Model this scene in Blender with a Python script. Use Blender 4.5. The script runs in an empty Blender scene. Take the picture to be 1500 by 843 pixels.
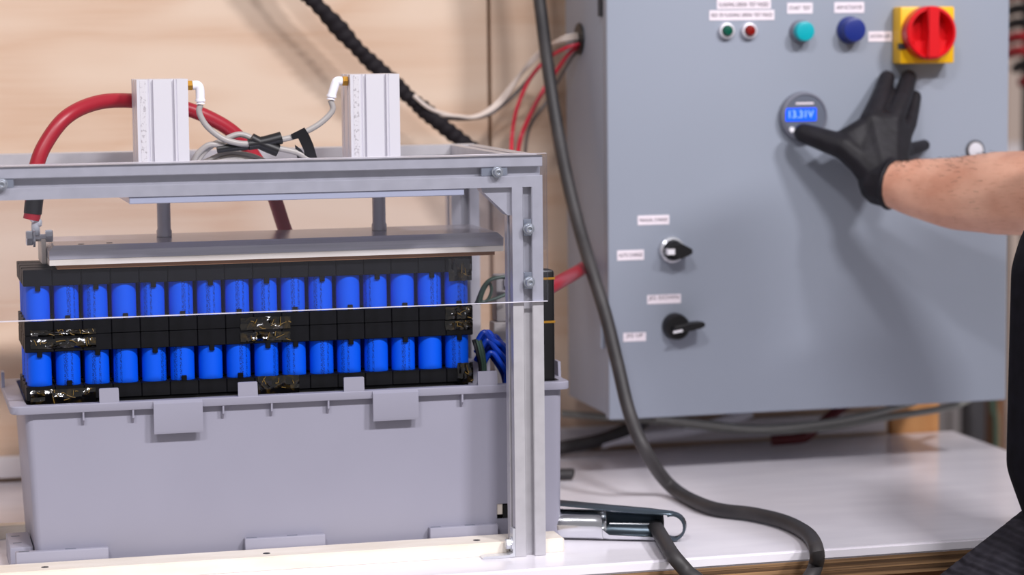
import bpy, bmesh, math, random
from mathutils import Vector, Matrix
from math import sin, cos, pi, radians
random.seed(7)
C = bpy.context.scene.collection
SC = bpy.context.scene

# ------------------------------------------------------------------ camera
FPX = 3616.9
YAW, PITCH, ROLL = 0.25121, 0.10056, -0.01076
CAM = Vector((-0.61172, -2.26306, 0.49672))
FWD = Vector((sin(YAW)*cos(PITCH), cos(YAW)*cos(PITCH), -sin(PITCH)))
_r = Vector((cos(YAW), -sin(YAW), 0)); _u = _r.cross(FWD)
RGT = cos(ROLL)*_r + sin(ROLL)*_u
UPV = -sin(ROLL)*_r + cos(ROLL)*_u
cd = bpy.data.cameras.new('camera'); cam = bpy.data.objects.new('camera', cd); C.objects.link(cam)
cam.matrix_world = Matrix(((RGT.x, UPV.x, -FWD.x, CAM.x), (RGT.y, UPV.y, -FWD.y, CAM.y), (RGT.z, UPV.z, -FWD.z, CAM.z), (0, 0, 0, 1)))
cd.sensor_width = 36.0; cd.lens = 36.0*FPX/1500; cd.clip_start = 0.05; cd.clip_end = 60
cd.dof.use_dof = True; cd.dof.focus_distance = 2.34; cd.dof.aperture_fstop = 3.9
SC.camera = cam

# ------------------------------------------------------------------ world, lamps, exposure
w = bpy.data.worlds.new('workshop_air'); SC.world = w; w.use_nodes = True
w.node_tree.nodes['Background'].inputs[0].default_value = (.98, 0.95, 1.0, 1)
w.node_tree.nodes['Background'].inputs[1].default_value = 0.34
def area(name, loc, target, size, power, col=(1, 1, 1), size_y=None):
    l = bpy.data.lights.new(name, 'AREA'); l.energy = power; l.color = col; l.size = size
    if size_y: l.shape = 'RECTANGLE'; l.size_y = size_y
    o = bpy.data.objects.new(name, l); C.objects.link(o); o.location = loc
    o.rotation_euler = (Vector(target)-Vector(loc)).to_track_quat('-Z', 'Y').to_euler()
    return o
area('ceiling_lamp', (2.35, -4.0, 3.85), (.2, .2, .15), .75, 190, (1, .97, 1), .24)
area('ceiling_lamp', (.50, -4.0, 3.85), (.2, .2, .15), .75, 140, (1, .97, 1), .24)
area('ceiling_lamp', (-2.0, -4.0, 3.85), (0, .3, .15), .75, 86, (1, .97, 1), .24)
SC.view_settings.view_transform = 'Standard'; SC.view_settings.look = 'None'
SC.view_settings.exposure = 0.0; SC.view_settings.gamma = 1.0; SC.view_settings.use_curve_mapping = False

# ------------------------------------------------------------------ helpers
def ray(x, y):
    return FWD + RGT*((x-750)/FPX) - UPV*((y-421.5)/FPX)
def at(x, y, Y):                       # the point of the plane Y seen at pixel (x, y)
    d = ray(x, y); return CAM + d*((Y-CAM.y)/d.y)
def onz(x, y, Z):
    d = ray(x, y); return CAM + d*((Z-CAM.z)/d.z)
def lin(c):
    return tuple((v/255/12.92) if v/255 <= .04045 else ((v/255+.055)/1.055)**2.4 for v in c)
def mat(name, col, rough=.5, metal=0., spec=.5, **kw):
    m = bpy.data.materials.new(name); m.use_nodes = True
    b = m.node_tree.nodes['Principled BSDF']
    b.inputs['Base Color'].default_value = (*lin(col), 1)
    b.inputs['Roughness'].default_value = rough; b.inputs['Metallic'].default_value = metal
    b.inputs['Specular IOR Level'].default_value = spec
    for k, v in kw.items(): b.inputs[k.replace('_', ' ')].default_value = v
    return m
def nd(m, t, **kw):
    n = m.node_tree.nodes.new(t)
    for k, v in kw.items(): setattr(n, k, v)
    return n
def noisy(m, c1, c2, scale=(1, 1, 1), nscale=20, detail=6, lo=.35, hi=.65, bump=0., dist=.0, rough2=None):
    nt = m.node_tree; b = nt.nodes['Principled BSDF']; L = nt.links.new
    tc = nd(m, 'ShaderNodeTexCoord'); mp = nd(m, 'ShaderNodeMapping'); mp.inputs['Scale'].default_value = scale
    L(tc.outputs['Object'], mp.inputs[0])
    n = nd(m, 'ShaderNodeTexNoise'); n.inputs['Scale'].default_value = nscale; n.inputs['Detail'].default_value = detail
    n.inputs['Distortion'].default_value = dist
    L(mp.outputs[0], n.inputs['Vector'])
    r = nd(m, 'ShaderNodeValToRGB'); r.color_ramp.elements[0].position = lo; r.color_ramp.elements[1].position = hi
    r.color_ramp.elements[0].color = (*lin(c1), 1); r.color_ramp.elements[1].color = (*lin(c2), 1)
    L(n.outputs['Fac'], r.inputs[0]); L(r.outputs[0], b.inputs['Base Color'])
    if bump:
        bp = nd(m, 'ShaderNodeBump'); bp.inputs['Strength'].default_value = bump; bp.inputs['Distance'].default_value = .002
        L(n.outputs['Fac'], bp.inputs['Height']); L(bp.outputs[0], b.inputs['Normal'])
    return m
def smooth(me, ang=35):
    for p in me.polygons: p.use_smooth = True
    try: me.set_sharp_from_angle(angle=radians(ang))
    except Exception: pass
def obj(name, bm, m, parent=None, ang=35, loc=None):
    if isinstance(bm, bpy.types.Mesh): me = bm
    else:
        bmesh.ops.recalc_face_normals(bm, faces=bm.faces)
        me = bpy.data.meshes.new(name); bm.to_mesh(me); bm.free(); smooth(me, ang)
    if m is not None and not me.materials: me.materials.append(m)
    o = bpy.data.objects.new(name, me); C.objects.link(o)
    if parent: o.parent = parent
    if loc: o.location = loc
    return o
def thing(name, label, cat, loc=(0, 0, 0), rotz=0, group=None):
    o = bpy.data.objects.new(name, None); C.objects.link(o); o.location = loc; o.rotation_euler = (0, 0, rotz)
    o.empty_display_size = .02
    return tag(o, label, cat, group)
def tag(o, label, cat, group=None):
    o['label'] = label; o['category'] = cat
    if group: o['group'] = group
    return o
def struct(o): o['kind'] = 'structure'; return o
def lab(o, s): o['label'] = s; return o
def B(): return bmesh.new()
def box(bm, x0, x1, y0, y1, z0, z1, bev=0., seg=2):
    t = B(); bmesh.ops.create_cube(t, size=1)
    for v in t.verts: v.co = Vector((x0+(v.co.x+.5)*(x1-x0), y0+(v.co.y+.5)*(y1-y0), z0+(v.co.z+.5)*(z1-z0)))
    if bev: bmesh.ops.bevel(t, geom=t.edges[:], offset=bev, segments=seg, affect='EDGES', profile=.5)
    return add(bm, t)
def add(bm, t, mx=None):
    if mx is not None: bmesh.ops.transform(t, matrix=mx, verts=t.verts)
    me = bpy.data.meshes.new('tmp'); t.to_mesh(me); t.free(); bm.from_mesh(me); bpy.data.meshes.remove(me); return bm
def loft(bm, rings, closed=True, cap0=True, cap1=True):
    R = [[bm.verts.new(p) for p in r] for r in rings]; n = len(R[0])
    for a, b in zip(R, R[1:]):
        for i in range(n if closed else n-1):
            j = (i+1) % n; bm.faces.new((a[i], a[j], b[j], b[i]))
    if closed and cap0: bm.faces.new(R[0])
    if closed and cap1: bm.faces.new(R[-1][::-1])
    return bm
def prism(bm, poly, a, b, axis='z'):
    f = {'z': lambda p, h: (p[0], p[1], h), 'x': lambda p, h: (h, p[0], p[1]), 'y': lambda p, h: (p[0], h, p[1])}[axis]
    return loft(bm, [[f(p, a) for p in poly], [f(p, b) for p in poly]])
def frame_of(d):
    d = d.normalized(); u = Vector((0, 0, 1)) if abs(d.z) < .9 else Vector((1, 0, 0))
    s = d.cross(u).normalized(); return s, s.cross(d).normalized()
def lathe(bm, prof, origin, axis, n=24):      # prof: (radius, height along axis)
    o = Vector(origin); d = Vector(axis).normalized(); s, t = frame_of(d)
    rings = [[o+d*h+(s*cos(2*pi*i/n)+t*sin(2*pi*i/n))*max(r, 1e-5) for i in range(n)] for r, h in prof]
    return loft(bm, rings)
def spline(pts, k=8):
    P = [Vector(p) for p in pts]; P = [2*P[0]-P[1]]+P+[2*P[-1]-P[-2]]; out = []
    for i in range(1, len(P)-2):
        a, b, c, d = P[i-1:i+3]
        for j in range(k):
            t = j/k
            out.append(.5*((2*b)+(c-a)*t+(2*a-5*b+4*c-d)*t*t+(-a+3*b-3*c+d)*t**3))
    out.append(P[-2]); return out
def tube(bm, pts, r, k=8, n=12, smoothed=True, rf=None):
    P = spline(pts, k) if smoothed else [Vector(p) for p in pts]
    rings = []; s = None; N = len(P)
    for i, p in enumerate(P):
        d = (P[min(i+1, N-1)]-P[max(i-1, 0)]).normalized()
        if s is None: s, _ = frame_of(d)
        s = (s-d*s.dot(d)).normalized(); t = d.cross(s)
        f = i/(N-1)
        rr = (r[0]+(r[1]-r[0])*f) if isinstance(r, tuple) else r
        rings.append([p+(s*cos(2*pi*q/n)+t*sin(2*pi*q/n))*(rr if rf is None else rr*rf(f, 2*pi*q/n)) for q in range(n)])
    return loft(bm, rings)
def rrect(x0, x1, y0, y1, r, z, n=4):
    out = []
    for cx, cy, a in ((x1-r, y1-r, 0), (x0+r, y1-r, 90), (x0+r, y0+r, 180), (x1-r, y0+r, 270)):
        for i in range(n+1):
            t = radians(a+90*i/n); out.append((cx+r*cos(t), cy+r*sin(t), z))
    return out
def hexbar(bm, o, axis, r, h):
    return lathe(bm, [(r*.85, 0), (r, h*.12), (r, h*.88), (r*.85, h)], o, axis, 6)
def ball(c, r, sub=2):
    t = B(); bmesh.ops.create_icosphere(t, subdivisions=sub, radius=1)
    rr = r if isinstance(r, (tuple, list)) else (r, r, r)
    out = [Vector((v.co.x*rr[0], v.co.y*rr[1], v.co.z*rr[2]))+Vector(c) for v in t.verts]; t.free(); return out
def hull(bm, nodes):                           # the convex skin around a few balls
    t = B()
    for c, r in nodes:
        for p in ball(c, r): t.verts.new(p)
    h = bmesh.ops.convex_hull(t, input=t.verts)
    junk = list({g for g in h['geom_interior']+h['geom_unused'] if isinstance(g, bmesh.types.BMVert)})
    bmesh.ops.delete(t, geom=junk, context='VERTS')
    return add(bm, t)
def chain(bm, nodes):
    for a, b in zip(nodes, nodes[1:]): hull(bm, [a, b])
    return bm
def fused(name, bm, voxel, m, parent=None, smo=6, fac=.5):   # one continuous surface
    me = bpy.data.meshes.new('tmp'); bmesh.ops.recalc_face_normals(bm, faces=bm.faces); bm.to_mesh(me); bm.free()
    o = bpy.data.objects.new('tmp', me); C.objects.link(o)
    rm = o.modifiers.new('r', 'REMESH'); rm.mode = 'VOXEL'; rm.voxel_size = voxel
    sm = o.modifiers.new('s', 'SMOOTH'); sm.iterations = smo; sm.factor = fac
    dg = bpy.context.evaluated_depsgraph_get(); ev = o.evaluated_get(dg)
    res = bpy.data.meshes.new_from_object(ev); res.name = name
    bpy.data.objects.remove(o); bpy.data.meshes.remove(me)
    res.materials.clear(); smooth(res, 180)
    return obj(name, res, m, parent)
def text(name, s, size, loc, m, parent, width=None, depth=.0002, rot=None):
    cu = bpy.data.curves.new('t', 'FONT'); cu.body = s; cu.size = size; cu.align_x = 'CENTER'; cu.align_y = 'CENTER'; cu.extrude = depth
    o = bpy.data.objects.new('t', cu); C.objects.link(o)
    dg = bpy.context.evaluated_depsgraph_get(); me = bpy.data.meshes.new_from_object(o.evaluated_get(dg))
    bpy.data.objects.remove(o); bpy.data.curves.remove(cu); me.name = name
    xs = [v.co.x for v in me.vertices]; f = width/(max(xs)-min(xs)) if width else 1
    mx = Matrix.Translation(loc) @ (rot or Matrix.Rotation(pi/2, 4, 'X')) @ Matrix.Diagonal((f, 1, 1, 1))
    me.transform(mx); me.materials.clear()
    return obj(name, me, m, parent)

# ------------------------------------------------------------------ materials
M = {}
def wood(name, base, dark, sc=(1.6, 1.6, 11), amt=1.):
    m = mat(name, base, .55, spec=.3); nt = m.node_tree; L = nt.links.new; b = nt.nodes['Principled BSDF']
    tc = nd(m, 'ShaderNodeTexCoord'); mp = nd(m, 'ShaderNodeMapping'); mp.inputs['Scale'].default_value = sc
    L(tc.outputs['Object'], mp.inputs[0])
    n1 = nd(m, 'ShaderNodeTexNoise'); n1.inputs['Scale'].default_value = 1.3; n1.inputs['Detail'].default_value = 2; n1.inputs['Distortion'].default_value = .6
    L(mp.outputs[0], n1.inputs['Vector'])
    mu = nd(m, 'ShaderNodeMath', operation='MULTIPLY'); mu.inputs[1].default_value = 9; L(n1.outputs['Fac'], mu.inputs[0])
    fr = nd(m, 'ShaderNodeMath', operation='PINGPONG'); fr.inputs[1].default_value = 1; L(mu.outputs[0], fr.inputs[0])
    n2 = nd(m, 'ShaderNodeTexNoise'); n2.inputs['Scale'].default_value = 6; n2.inputs['Detail'].default_value = 8; n2.inputs['Roughness'].default_value = .65
    mp2 = nd(m, 'ShaderNodeMapping'); mp2.inputs['Scale'].default_value = (sc[0]*.8, sc[1]*.8, sc[2]*5)
    L(tc.outputs['Object'], mp2.inputs[0]); L(mp2.outputs[0], n2.inputs['Vector'])
    ad = nd(m, 'ShaderNodeMath', operation='MULTIPLY_ADD'); ad.inputs[1].default_value = .75; ad.inputs[2].default_value = -.1
    L(fr.outputs[0], ad.inputs[0])
    a2 = nd(m, 'ShaderNodeMath', operation='MULTIPLY'); L(ad.outputs[0], a2.inputs[0]); L(n2.outputs['Fac'], a2.inputs[1])
    a3 = nd(m, 'ShaderNodeMath', operation='MULTIPLY'); a3.inputs[1].default_value = 1.3*amt; a3.use_clamp = True; L(a2.outputs[0], a3.inputs[0])
    mx = nd(m, 'ShaderNodeMix', data_type='RGBA'); mx.inputs[6].default_value = (*lin(base), 1); mx.inputs[7].default_value = (*lin(dark), 1)
    L(a3.outputs[0], mx.inputs[0]); L(mx.outputs[2], b.inputs['Base Color'])
    return m
M['birch'] = wood('birch_plywood', (216, 193, 172), (193, 154, 124), (1.2, 1.2, 4.5), 1.25)
M['pine'] = wood('pine_stud', (205, 150, 96), (170, 110, 60), (9, 9, 1.3))
M['joint'] = mat('plywood_joint', (190, 150, 115), .8)
M['ply_edge'] = noisy(mat('plywood_edge', (120, 85, 55), .8), (88, 64, 44), (190, 148, 104), (1.5, 1.5, 120), 2.2, 6, .35, .65)
M['white_top'] = noisy(mat('white_worktop', (236, 230, 234), .17, spec=.45), (238, 234, 242), (246, 242, 249), (2, 9, 1), 4, 4)
M['white_paint'] = mat('white_paint', (226, 220, 222), .5)
M['cream'] = noisy(mat('cream_plastic', (236, 226, 212), .5), (230, 219, 204), (241, 232, 220), (2, 8, 8), 6, 3)
M['bin'] = noisy(mat('grey_bin_plastic', (168, 164, 178), .42, spec=.4), (150, 149, 164), (155, 154, 169), (1, 1, 1), 5, 3)
M['alu'] = noisy(mat('anodised_aluminium', (205, 203, 208), .32, .32), (192, 190, 195), (200, 198, 203), (1, 1, 1), 60, 2)
M['alu_light'] = mat('light_aluminium', (222, 220, 227), .42, .3)
M['alu_blue'] = mat('bare_aluminium_plate', (206, 209, 226), .3, .35)
M['alu_plate'] = noisy(mat('milled_aluminium_plate', (196, 194, 200), .24, .45), (188, 185, 191), (204, 201, 207), (1, 40, 40), 8, 4)
M['perf'] = noisy(mat('dotted_strip', (205, 200, 205), .5, .2), (176, 171, 177), (214, 211, 216), (1, 1, 1), 420, 2, .34, .46)
M['steel'] = mat('zinc_steel', (212, 214, 220), .22, .45)
M['rod'] = mat('chromed_rod', (206, 202, 206), .3, .3)
M['chrome'] = mat('bright_clamp_steel', (214, 216, 220), .16, 1.0)
M['steel_blue'] = mat('dark_steel_and_reflection', (92, 104, 114), .3, .85)  # dark steel parts; inside the trough it stands in for reflections
M['bolt_steel'] = mat('plated_bolt_steel', (186, 192, 202), .28, .8)
M['brass'] = mat('brass', (190, 140, 60), .3, .9)
M['white_plastic'] = mat('white_plastic', (240, 238, 244), .35)
M['tube_grey'] = mat('grey_tube', (166, 161, 158), .35)
M['tube_pale'] = mat('pale_wire_jacket', (204, 190, 180), .45)
M['wire_grey'] = mat('grey_wire_jacket', (92, 84, 82), .5)
M['black_plastic'] = mat('black_plastic', (18, 17, 20), .45)
M['holder'] = noisy(mat('black_holder_plastic', (12, 12, 15), .5, spec=.2), (9, 9, 12), (16, 16, 20), (1, 1, 1), 90, 3)
M['rubber'] = noisy(mat('black_rubber', (48, 46, 48), .55), (42, 40, 42), (56, 53, 54), (1, 1, 1), 30, 3)
M['black_braid'] = mat('black_spiral_wrap', (30, 26, 30), .75, spec=.2)
M['red_jacket'] = mat('red_rubber_jacket', (158, 27, 44), .38)
M['red_wire'] = mat('red_wire_jacket', (196, 32, 58), .4)
M['kapton'] = noisy(mat('amber_film', (40, 30, 8), .1, spec=.8), (8, 7, 4), (74, 58, 20), (1, 1, 1), 48, 3, .52, .85, bump=.4, dist=2.5)
M['blue_wire'] = mat('blue_wire_jacket', (12, 66, 190), .35)
M['green_wire'] = mat('green_wire_jacket', (60, 84, 70), .45)
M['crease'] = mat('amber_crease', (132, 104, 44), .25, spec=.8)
M['black_shiny'] = mat('black_shiny', (14, 12, 14), .3)
M['gold'] = mat('gold_band', (176, 128, 40), .4, .3)
M['cabinet'] = noisy(mat('grey_painted_steel', (156, 163, 174), .5, spec=.25), (146, 153, 166), (151, 158, 172), (1, 1, 1), 3, 2)
M['label'] = mat('white_label_tape', (240, 230, 238), .5)
M['ink'] = mat('dark_ink', (84, 70, 84), .7)
M['yellow'] = mat('yellow_plastic', (244, 188, 6), .4)
M['red_plastic'] = mat('red_plastic', (214, 12, 24), .35)
M['teal'] = mat('teal_button', (0, 168, 180), .35)
M['navy'] = mat('blue_button', (26, 44, 124), .35)
M['green_lens'] = mat('green_lens', (4, 84, 66), .2)
M['red_lens'] = mat('red_lens', (130, 14, 6), .2)
M['ring_grey'] = mat('grey_bezel', (128, 130, 142), .4, .2)
M['face_grey'] = mat('grey_meter_face', (96, 102, 116), .45)
M['glove'] = noisy(mat('black_nitrile', (26, 24, 29), .55, spec=.3), (23, 21, 26), (31, 29, 35), (1, 1, 1), 70, 4, bump=.35)
M['shirt'] = noisy(mat('dark_shirt_cloth', (17, 17, 26), .95, spec=.15), (14, 14, 22), (21, 21, 31), (1, 1, 1), 60, 4, bump=.3)
M['trousers'] = noisy(mat('charcoal_trouser_cloth', (56, 54, 62), .9, spec=.15), (50, 48, 56), (62, 60, 68), (1, 1, 1), 70, 3, bump=.4)
M['hair'] = mat('dark_hair', (32, 24, 20), .6)
M['leather'] = mat('dark_shoe_leather', (30, 26, 24), .5)
M['floor'] = noisy(mat('concrete', (150, 145, 140), .6), (140, 135, 130), (162, 157, 152), (1, 1, 1), 3, 6)
M['far'] = mat('far_wall_paint', (196, 178, 166), .8)
M['dark_red'] = mat('dark_red_jacket', (92, 16, 22), .5)
M['dark_grey'] = mat('dark_grey_paint', (52, 50, 54), .6)
M['mid_grey'] = mat('mid_grey_paint', (150, 144, 144), .6)
M['wood_brown'] = mat('brown_wood', (150, 104, 70), .7)
M['fabric_red'] = mat('red_hose', (150, 26, 34), .5)
M['conduit'] = mat('grey_conduit', (132, 132, 126), .4)

def ribs(m):
    nt = m.node_tree; L = nt.links.new; b = nt.nodes['Principled BSDF']
    tc = nd(m, 'ShaderNodeTexCoord'); mp = nd(m, 'ShaderNodeMapping'); mp.inputs['Rotation'].default_value = (0, radians(-28), radians(12)); L(tc.outputs['Object'], mp.inputs[0])
    wv = nd(m, 'ShaderNodeTexWave'); wv.bands_direction = 'Z'; wv.inputs['Scale'].default_value = 24; wv.inputs['Distortion'].default_value = 2.5; wv.inputs['Detail'].default_value = 2; L(mp.outputs[0], wv.inputs['Vector'])
    bp = nd(m, 'ShaderNodeBump'); bp.inputs['Strength'].default_value = .9; bp.inputs['Distance'].default_value = .006
    L(wv.outputs['Fac'], bp.inputs['Height']); L(bp.outputs[0], b.inputs['Normal'])
ribs(M['trousers'])
def m_cell():
    m = mat('blue_cell_wrap', (4, 78, 224), .5, spec=.25); nt = m.node_tree; L = nt.links.new; b = nt.nodes['Principled BSDF']
    tc = nd(m, 'ShaderNodeTexCoord'); sp = nd(m, 'ShaderNodeSeparateXYZ'); L(tc.outputs['Object'], sp.inputs[0])
    at2 = nd(m, 'ShaderNodeMath', operation='ARCTAN2'); L(sp.outputs['Y'], at2.inputs[0]); L(sp.outputs['X'], at2.inputs[1])
    # print runs up the can inside a narrow angular band
    lt = nd(m, 'ShaderNodeMath', operation='COMPARE'); lt.inputs[1].default_value = 0; lt.inputs[2].default_value = .17; L(at2.outputs[0], lt.inputs[0])
    lt2 = nd(m, 'ShaderNodeMath', operation='COMPARE'); lt2.inputs[1].default_value = .5; lt2.inputs[2].default_value = .09; L(at2.outputs[0], lt2.inputs[0])
    mxb = nd(m, 'ShaderNodeMath', operation='MAXIMUM'); L(lt.outputs[0], mxb.inputs[0]); L(lt2.outputs[0], mxb.inputs[1])
    co = nd(m, 'ShaderNodeCombineXYZ'); L(at2.outputs[0], co.inputs[0]); L(sp.outputs['Z'], co.inputs[2])
    mp = nd(m, 'ShaderNodeMapping'); mp.inputs['Scale'].default_value = (14, 1, 700); L(co.outputs[0], mp.inputs[0])
    n = nd(m, 'ShaderNodeTexNoise'); n.inputs['Scale'].default_value = 1; n.inputs['Detail'].default_value = 1; L(mp.outputs[0], n.inputs['Vector'])
    gt = nd(m, 'ShaderNodeMath', operation='GREATER_THAN'); gt.inputs[1].default_value = .5; L(n.outputs['Fac'], gt.inputs[0])
    mu = nd(m, 'ShaderNodeMath', operation='MULTIPLY'); L(mxb.outputs[0], mu.inputs[0]); L(gt.outputs[0], mu.inputs[1])
    m2 = nd(m, 'ShaderNodeMath', operation='MULTIPLY'); m2.inputs[1].default_value = .75; L(mu.outputs[0], m2.inputs[0])
    mx = nd(m, 'ShaderNodeMix', data_type='RGBA'); mx.inputs[6].default_value = (*lin((0, 92, 238)), 1); mx.inputs[7].default_value = (*lin((4, 22, 80)), 1)
    L(m2.outputs[0], mx.inputs[0]); L(mx.outputs[2], b.inputs['Base Color'])
    return m
M['cell'] = m_cell()
def m_acrylic():
    m = bpy.data.materials.new('clear_acrylic'); m.use_nodes = True; nt = m.node_tree; nt.nodes.clear(); L = nt.links.new
    out = nt.nodes.new('ShaderNodeOutputMaterial'); tr = nt.nodes.new('ShaderNodeBsdfTransparent'); gl = nt.nodes.new('ShaderNodeBsdfGlossy')
    di = nt.nodes.new('ShaderNodeBsdfDiffuse'); di.inputs[0].default_value = (*lin((200, 200, 215)), 1)
    tr.inputs[0].default_value = (*lin((248, 249, 252)), 1); gl.inputs['Roughness'].default_value = .06
    fr = nt.nodes.new('ShaderNodeFresnel'); fr.inputs[0].default_value = 1.49
    m1 = nt.nodes.new('ShaderNodeMixShader'); ge = nt.nodes.new('ShaderNodeNewGeometry')
    inv_ = nt.nodes.new('ShaderNodeMath'); inv_.operation = 'SUBTRACT'; inv_.inputs[0].default_value = 1; L(ge.outputs['Backfacing'], inv_.inputs[1])
    mu_ = nt.nodes.new('ShaderNodeMath'); mu_.operation = 'MULTIPLY'; L(fr.outputs[0], mu_.inputs[0]); L(inv_.outputs[0], mu_.inputs[1])
    L(mu_.outputs[0], m1.inputs[0]); L(tr.outputs[0], m1.inputs[1]); L(gl.outputs[0], m1.inputs[2])
    m2 = nt.nodes.new('ShaderNodeMixShader'); m2.inputs[0].default_value = .008; L(m1.outputs[0], m2.inputs[1]); L(di.outputs[0], m2.inputs[2])
    L(m2.outputs[0], out.inputs[0]); return m
M['acrylic'] = m_acrylic()
M['acrylic_edge'] = mat('acrylic_edge_glow', (225, 222, 232), .3)  # glow of the clear sheet's edge put in as a pale colour
def m_skin():
    m = mat('forearm_skin', (198, 140, 116), .5, spec=.35); nt = m.node_tree; L = nt.links.new; b = nt.nodes['Principled BSDF']
    tc = nd(m, 'ShaderNodeTexCoord')
    n1 = nd(m, 'ShaderNodeTexNoise'); n1.inputs['Scale'].default_value = 22; n1.inputs['Detail'].default_value = 4; L(tc.outputs['Object'], n1.inputs['Vector'])
    r = nd(m, 'ShaderNodeValToRGB'); r.color_ramp.elements[0].position = .35; r.color_ramp.elements[1].position = .7
    r.color_ramp.elements[0].color = (*lin((216, 156, 130)), 1); r.color_ramp.elements[1].color = (*lin((242, 190, 164)), 1)
    L(n1.outputs['Fac'], r.inputs[0])
    mp = nd(m, 'ShaderNodeMapping'); mp.inputs['Rotation'].default_value = (0, .5, .3); mp.inputs['Scale'].default_value = (90, 90, 700); L(tc.outputs['Object'], mp.inputs[0])
    n2 = nd(m, 'ShaderNodeTexNoise'); n2.inputs['Scale'].default_value = 1; n2.inputs['Detail'].default_value = 3; L(mp.outputs[0], n2.inputs['Vector'])
    r2 = nd(m, 'ShaderNodeValToRGB'); r2.color_ramp.elements[0].position = .3; r2.color_ramp.elements[1].position = .42
    r2.color_ramp.elements[0].color = (.76, .68, .64, 1); r2.color_ramp.elements[1].color = (1, 1, 1, 1); L(n2.outputs['Fac'], r2.inputs[0])
    mx = nd(m, 'ShaderNodeMix', data_type='RGBA', blend_type='MULTIPLY'); mx.inputs[0].default_value = .7
    L(r.outputs[0], mx.inputs[6]); L(r2.outputs[0], mx.inputs[7]); L(mx.outputs[2], b.inputs['Base Color'])
    b.inputs['Subsurface Weight'].default_value = .08; b.inputs['Subsurface Radius'].default_value = (.012, .005, .003); b.inputs['Subsurface Scale'].default_value = .5
    return m
M['skin'] = m_skin()
def m_screen():
    m = mat('backlit_screen', (20, 80, 255), .3); b = m.node_tree.nodes['Principled BSDF']
    b.inputs['Emission Color'].default_value = (*lin((20, 90, 255)), 1); b.inputs['Emission Strength'].default_value = .75; return m
M['screen'] = m_screen()
M['digits'] = mat('lit_digits', (150, 180, 255), .3)
M['digits'].node_tree.nodes['Principled BSDF'].inputs['Emission Color'].default_value = (*lin((120, 165, 255)), 1)
M['digits'].node_tree.nodes['Principled BSDF'].inputs['Emission Strength'].default_value = .7

# ================================================================== SETTING
FLOOR = -.90
struct(obj('floor', box(B(), -4, 5, -4.5, 4.2, FLOOR-.05, FLOOR), M['floor']))
WY = .575
wb = struct(thing('wall_back', 'x', 'wall')); del wb['label']; del wb['category']
obj('plywood_panel', box(B(), -1.6, .0905, WY, WY+.018, FLOOR, 1.3, .0015, 1), M['birch'], wb)
obj('plywood_panel', box(B(), .0945, .60, WY, WY+.018, FLOOR, 1.3, .0015, 1), M['birch'], wb)
obj('joint_strip', box(B(), .085, .10, WY+.018, WY+.024, FLOOR, 1.3), M['joint'], wb)
struct(obj('trim_1', box(B(), -1.5, .59, WY-.016, WY-.0002, .006, .03, .002), M['white_paint']))
struct(obj('trim_2', box(B(), .603, .668, .5725, .62, FLOOR, 1.3, .003), M['pine']))
struct(obj('wall_far', box(B(), -4, 5, 4.0, 4.1, FLOOR, 2.6), M['far']))

# workbench
wbch = thing('workbench', 'white topped plywood workbench carrying the press, grey bin and clamp', 'workbench', (0, 0, FLOOR))
def ch(name, bm, m, parent):          # children given in world coordinates
    o = obj(name, bm, m, parent); o.matrix_parent_inverse = Matrix.Translation(-Vector(parent.location)) if not parent.parent else Matrix(); return o
TX0, TX1, TY0, TY1 = -1.25, .686, -.055, .572
def worktop():
    b = B(); y0l, y0r = -.068, -.048
    pol = [(TX0, y0l), (TX1, y0r), (TX1, TY1), (TX0, TY1)]
    prism(b, pol, -.011, 0); bmesh.ops.bevel(b, geom=b.edges[:], offset=.002, segments=2, affect='EDGES'); return b
ch('worktop', worktop(), M['white_top'], wbch)
prevz = -.0112
for k in range(5):
    b = B(); e = .0005*(k % 2)
    prism(b, [(TX0+.002, -.066+e), (TX1-.002-e, -.046+e), (TX1-.002-e, TY1-.002), (TX0+.002, TY1-.002)], prevz-.0036, prevz)
    prevz -= .0038
    ch('ply_layer', b, M['ply_edge'] if k % 2 == 0 else noisy(mat('plywood_edge_dark', (90, 62, 40), .85), (60, 42, 28), (140, 104, 70), (1.5, 1.5, 90), 2.2, 5), wbch)
zb = prevz
ch('apron', box(B(), TX0+.1, TX1-.1, .0, .03, zb-.09, zb, .002), M['wood_brown'], wbch)
ch('apron', box(B(), TX0+.1, TX1-.1, TY1-.06, TY1-.03, zb-.09, zb, .002), M['wood_brown'], wbch)
for x in (TX0+.06, TX1-.14):
    for y in (.0, TY1-.1):
        ch('leg', box(B(), x, x+.07, y, y+.07, FLOOR, zb-.0002, .003), M['pine'], wbch)

# cream guide rails of the jig
RZ = .0135
def rail(name, lbl, y0, y1, holes, notch=None):
    t = thing(name, lbl, 'rail', (-.3, (y0+y1)/2, 0), 0, 'cream guide rails')
    b = B()
    if notch:
        nx0, nx1, ny = notch
        pol = [(-.5695, y0), (nx0, y0), (nx0, ny), (nx1, ny), (nx1, y0), (.020, y0), (.022, y0+.002), (.022, y1), (-.5695, y1)]
    else: pol = [(-.72, y0), (.022, y0), (.022, y1), (-.72, y1)]
    prism(b, pol, .0002, RZ)
    bmesh.ops.bevel(b, geom=[e for e in b.edges if all(v.co.z > RZ-.0001 for v in e.verts)], offset=.0012, segments=2, affect='EDGES')
    ch('bar', b, M['cream'], t)
    for hx in holes:
        ch('screw_hole', lathe(B(), [(.0035, 0), (.0035, .0006)], (hx, (y0+y1)/2-.004, RZ-.0004), (0, 0, 1), 16), M['dark_grey'], t)
    return t
rail('guide_rail', 'cream plastic rail along the front of the bench before the grey bin', .0112, .0485, [onz(65, 829, RZ).x, onz(388, 808, RZ).x, onz(692, 787, RZ).x], (-.0335, .0006, .0308))
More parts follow.
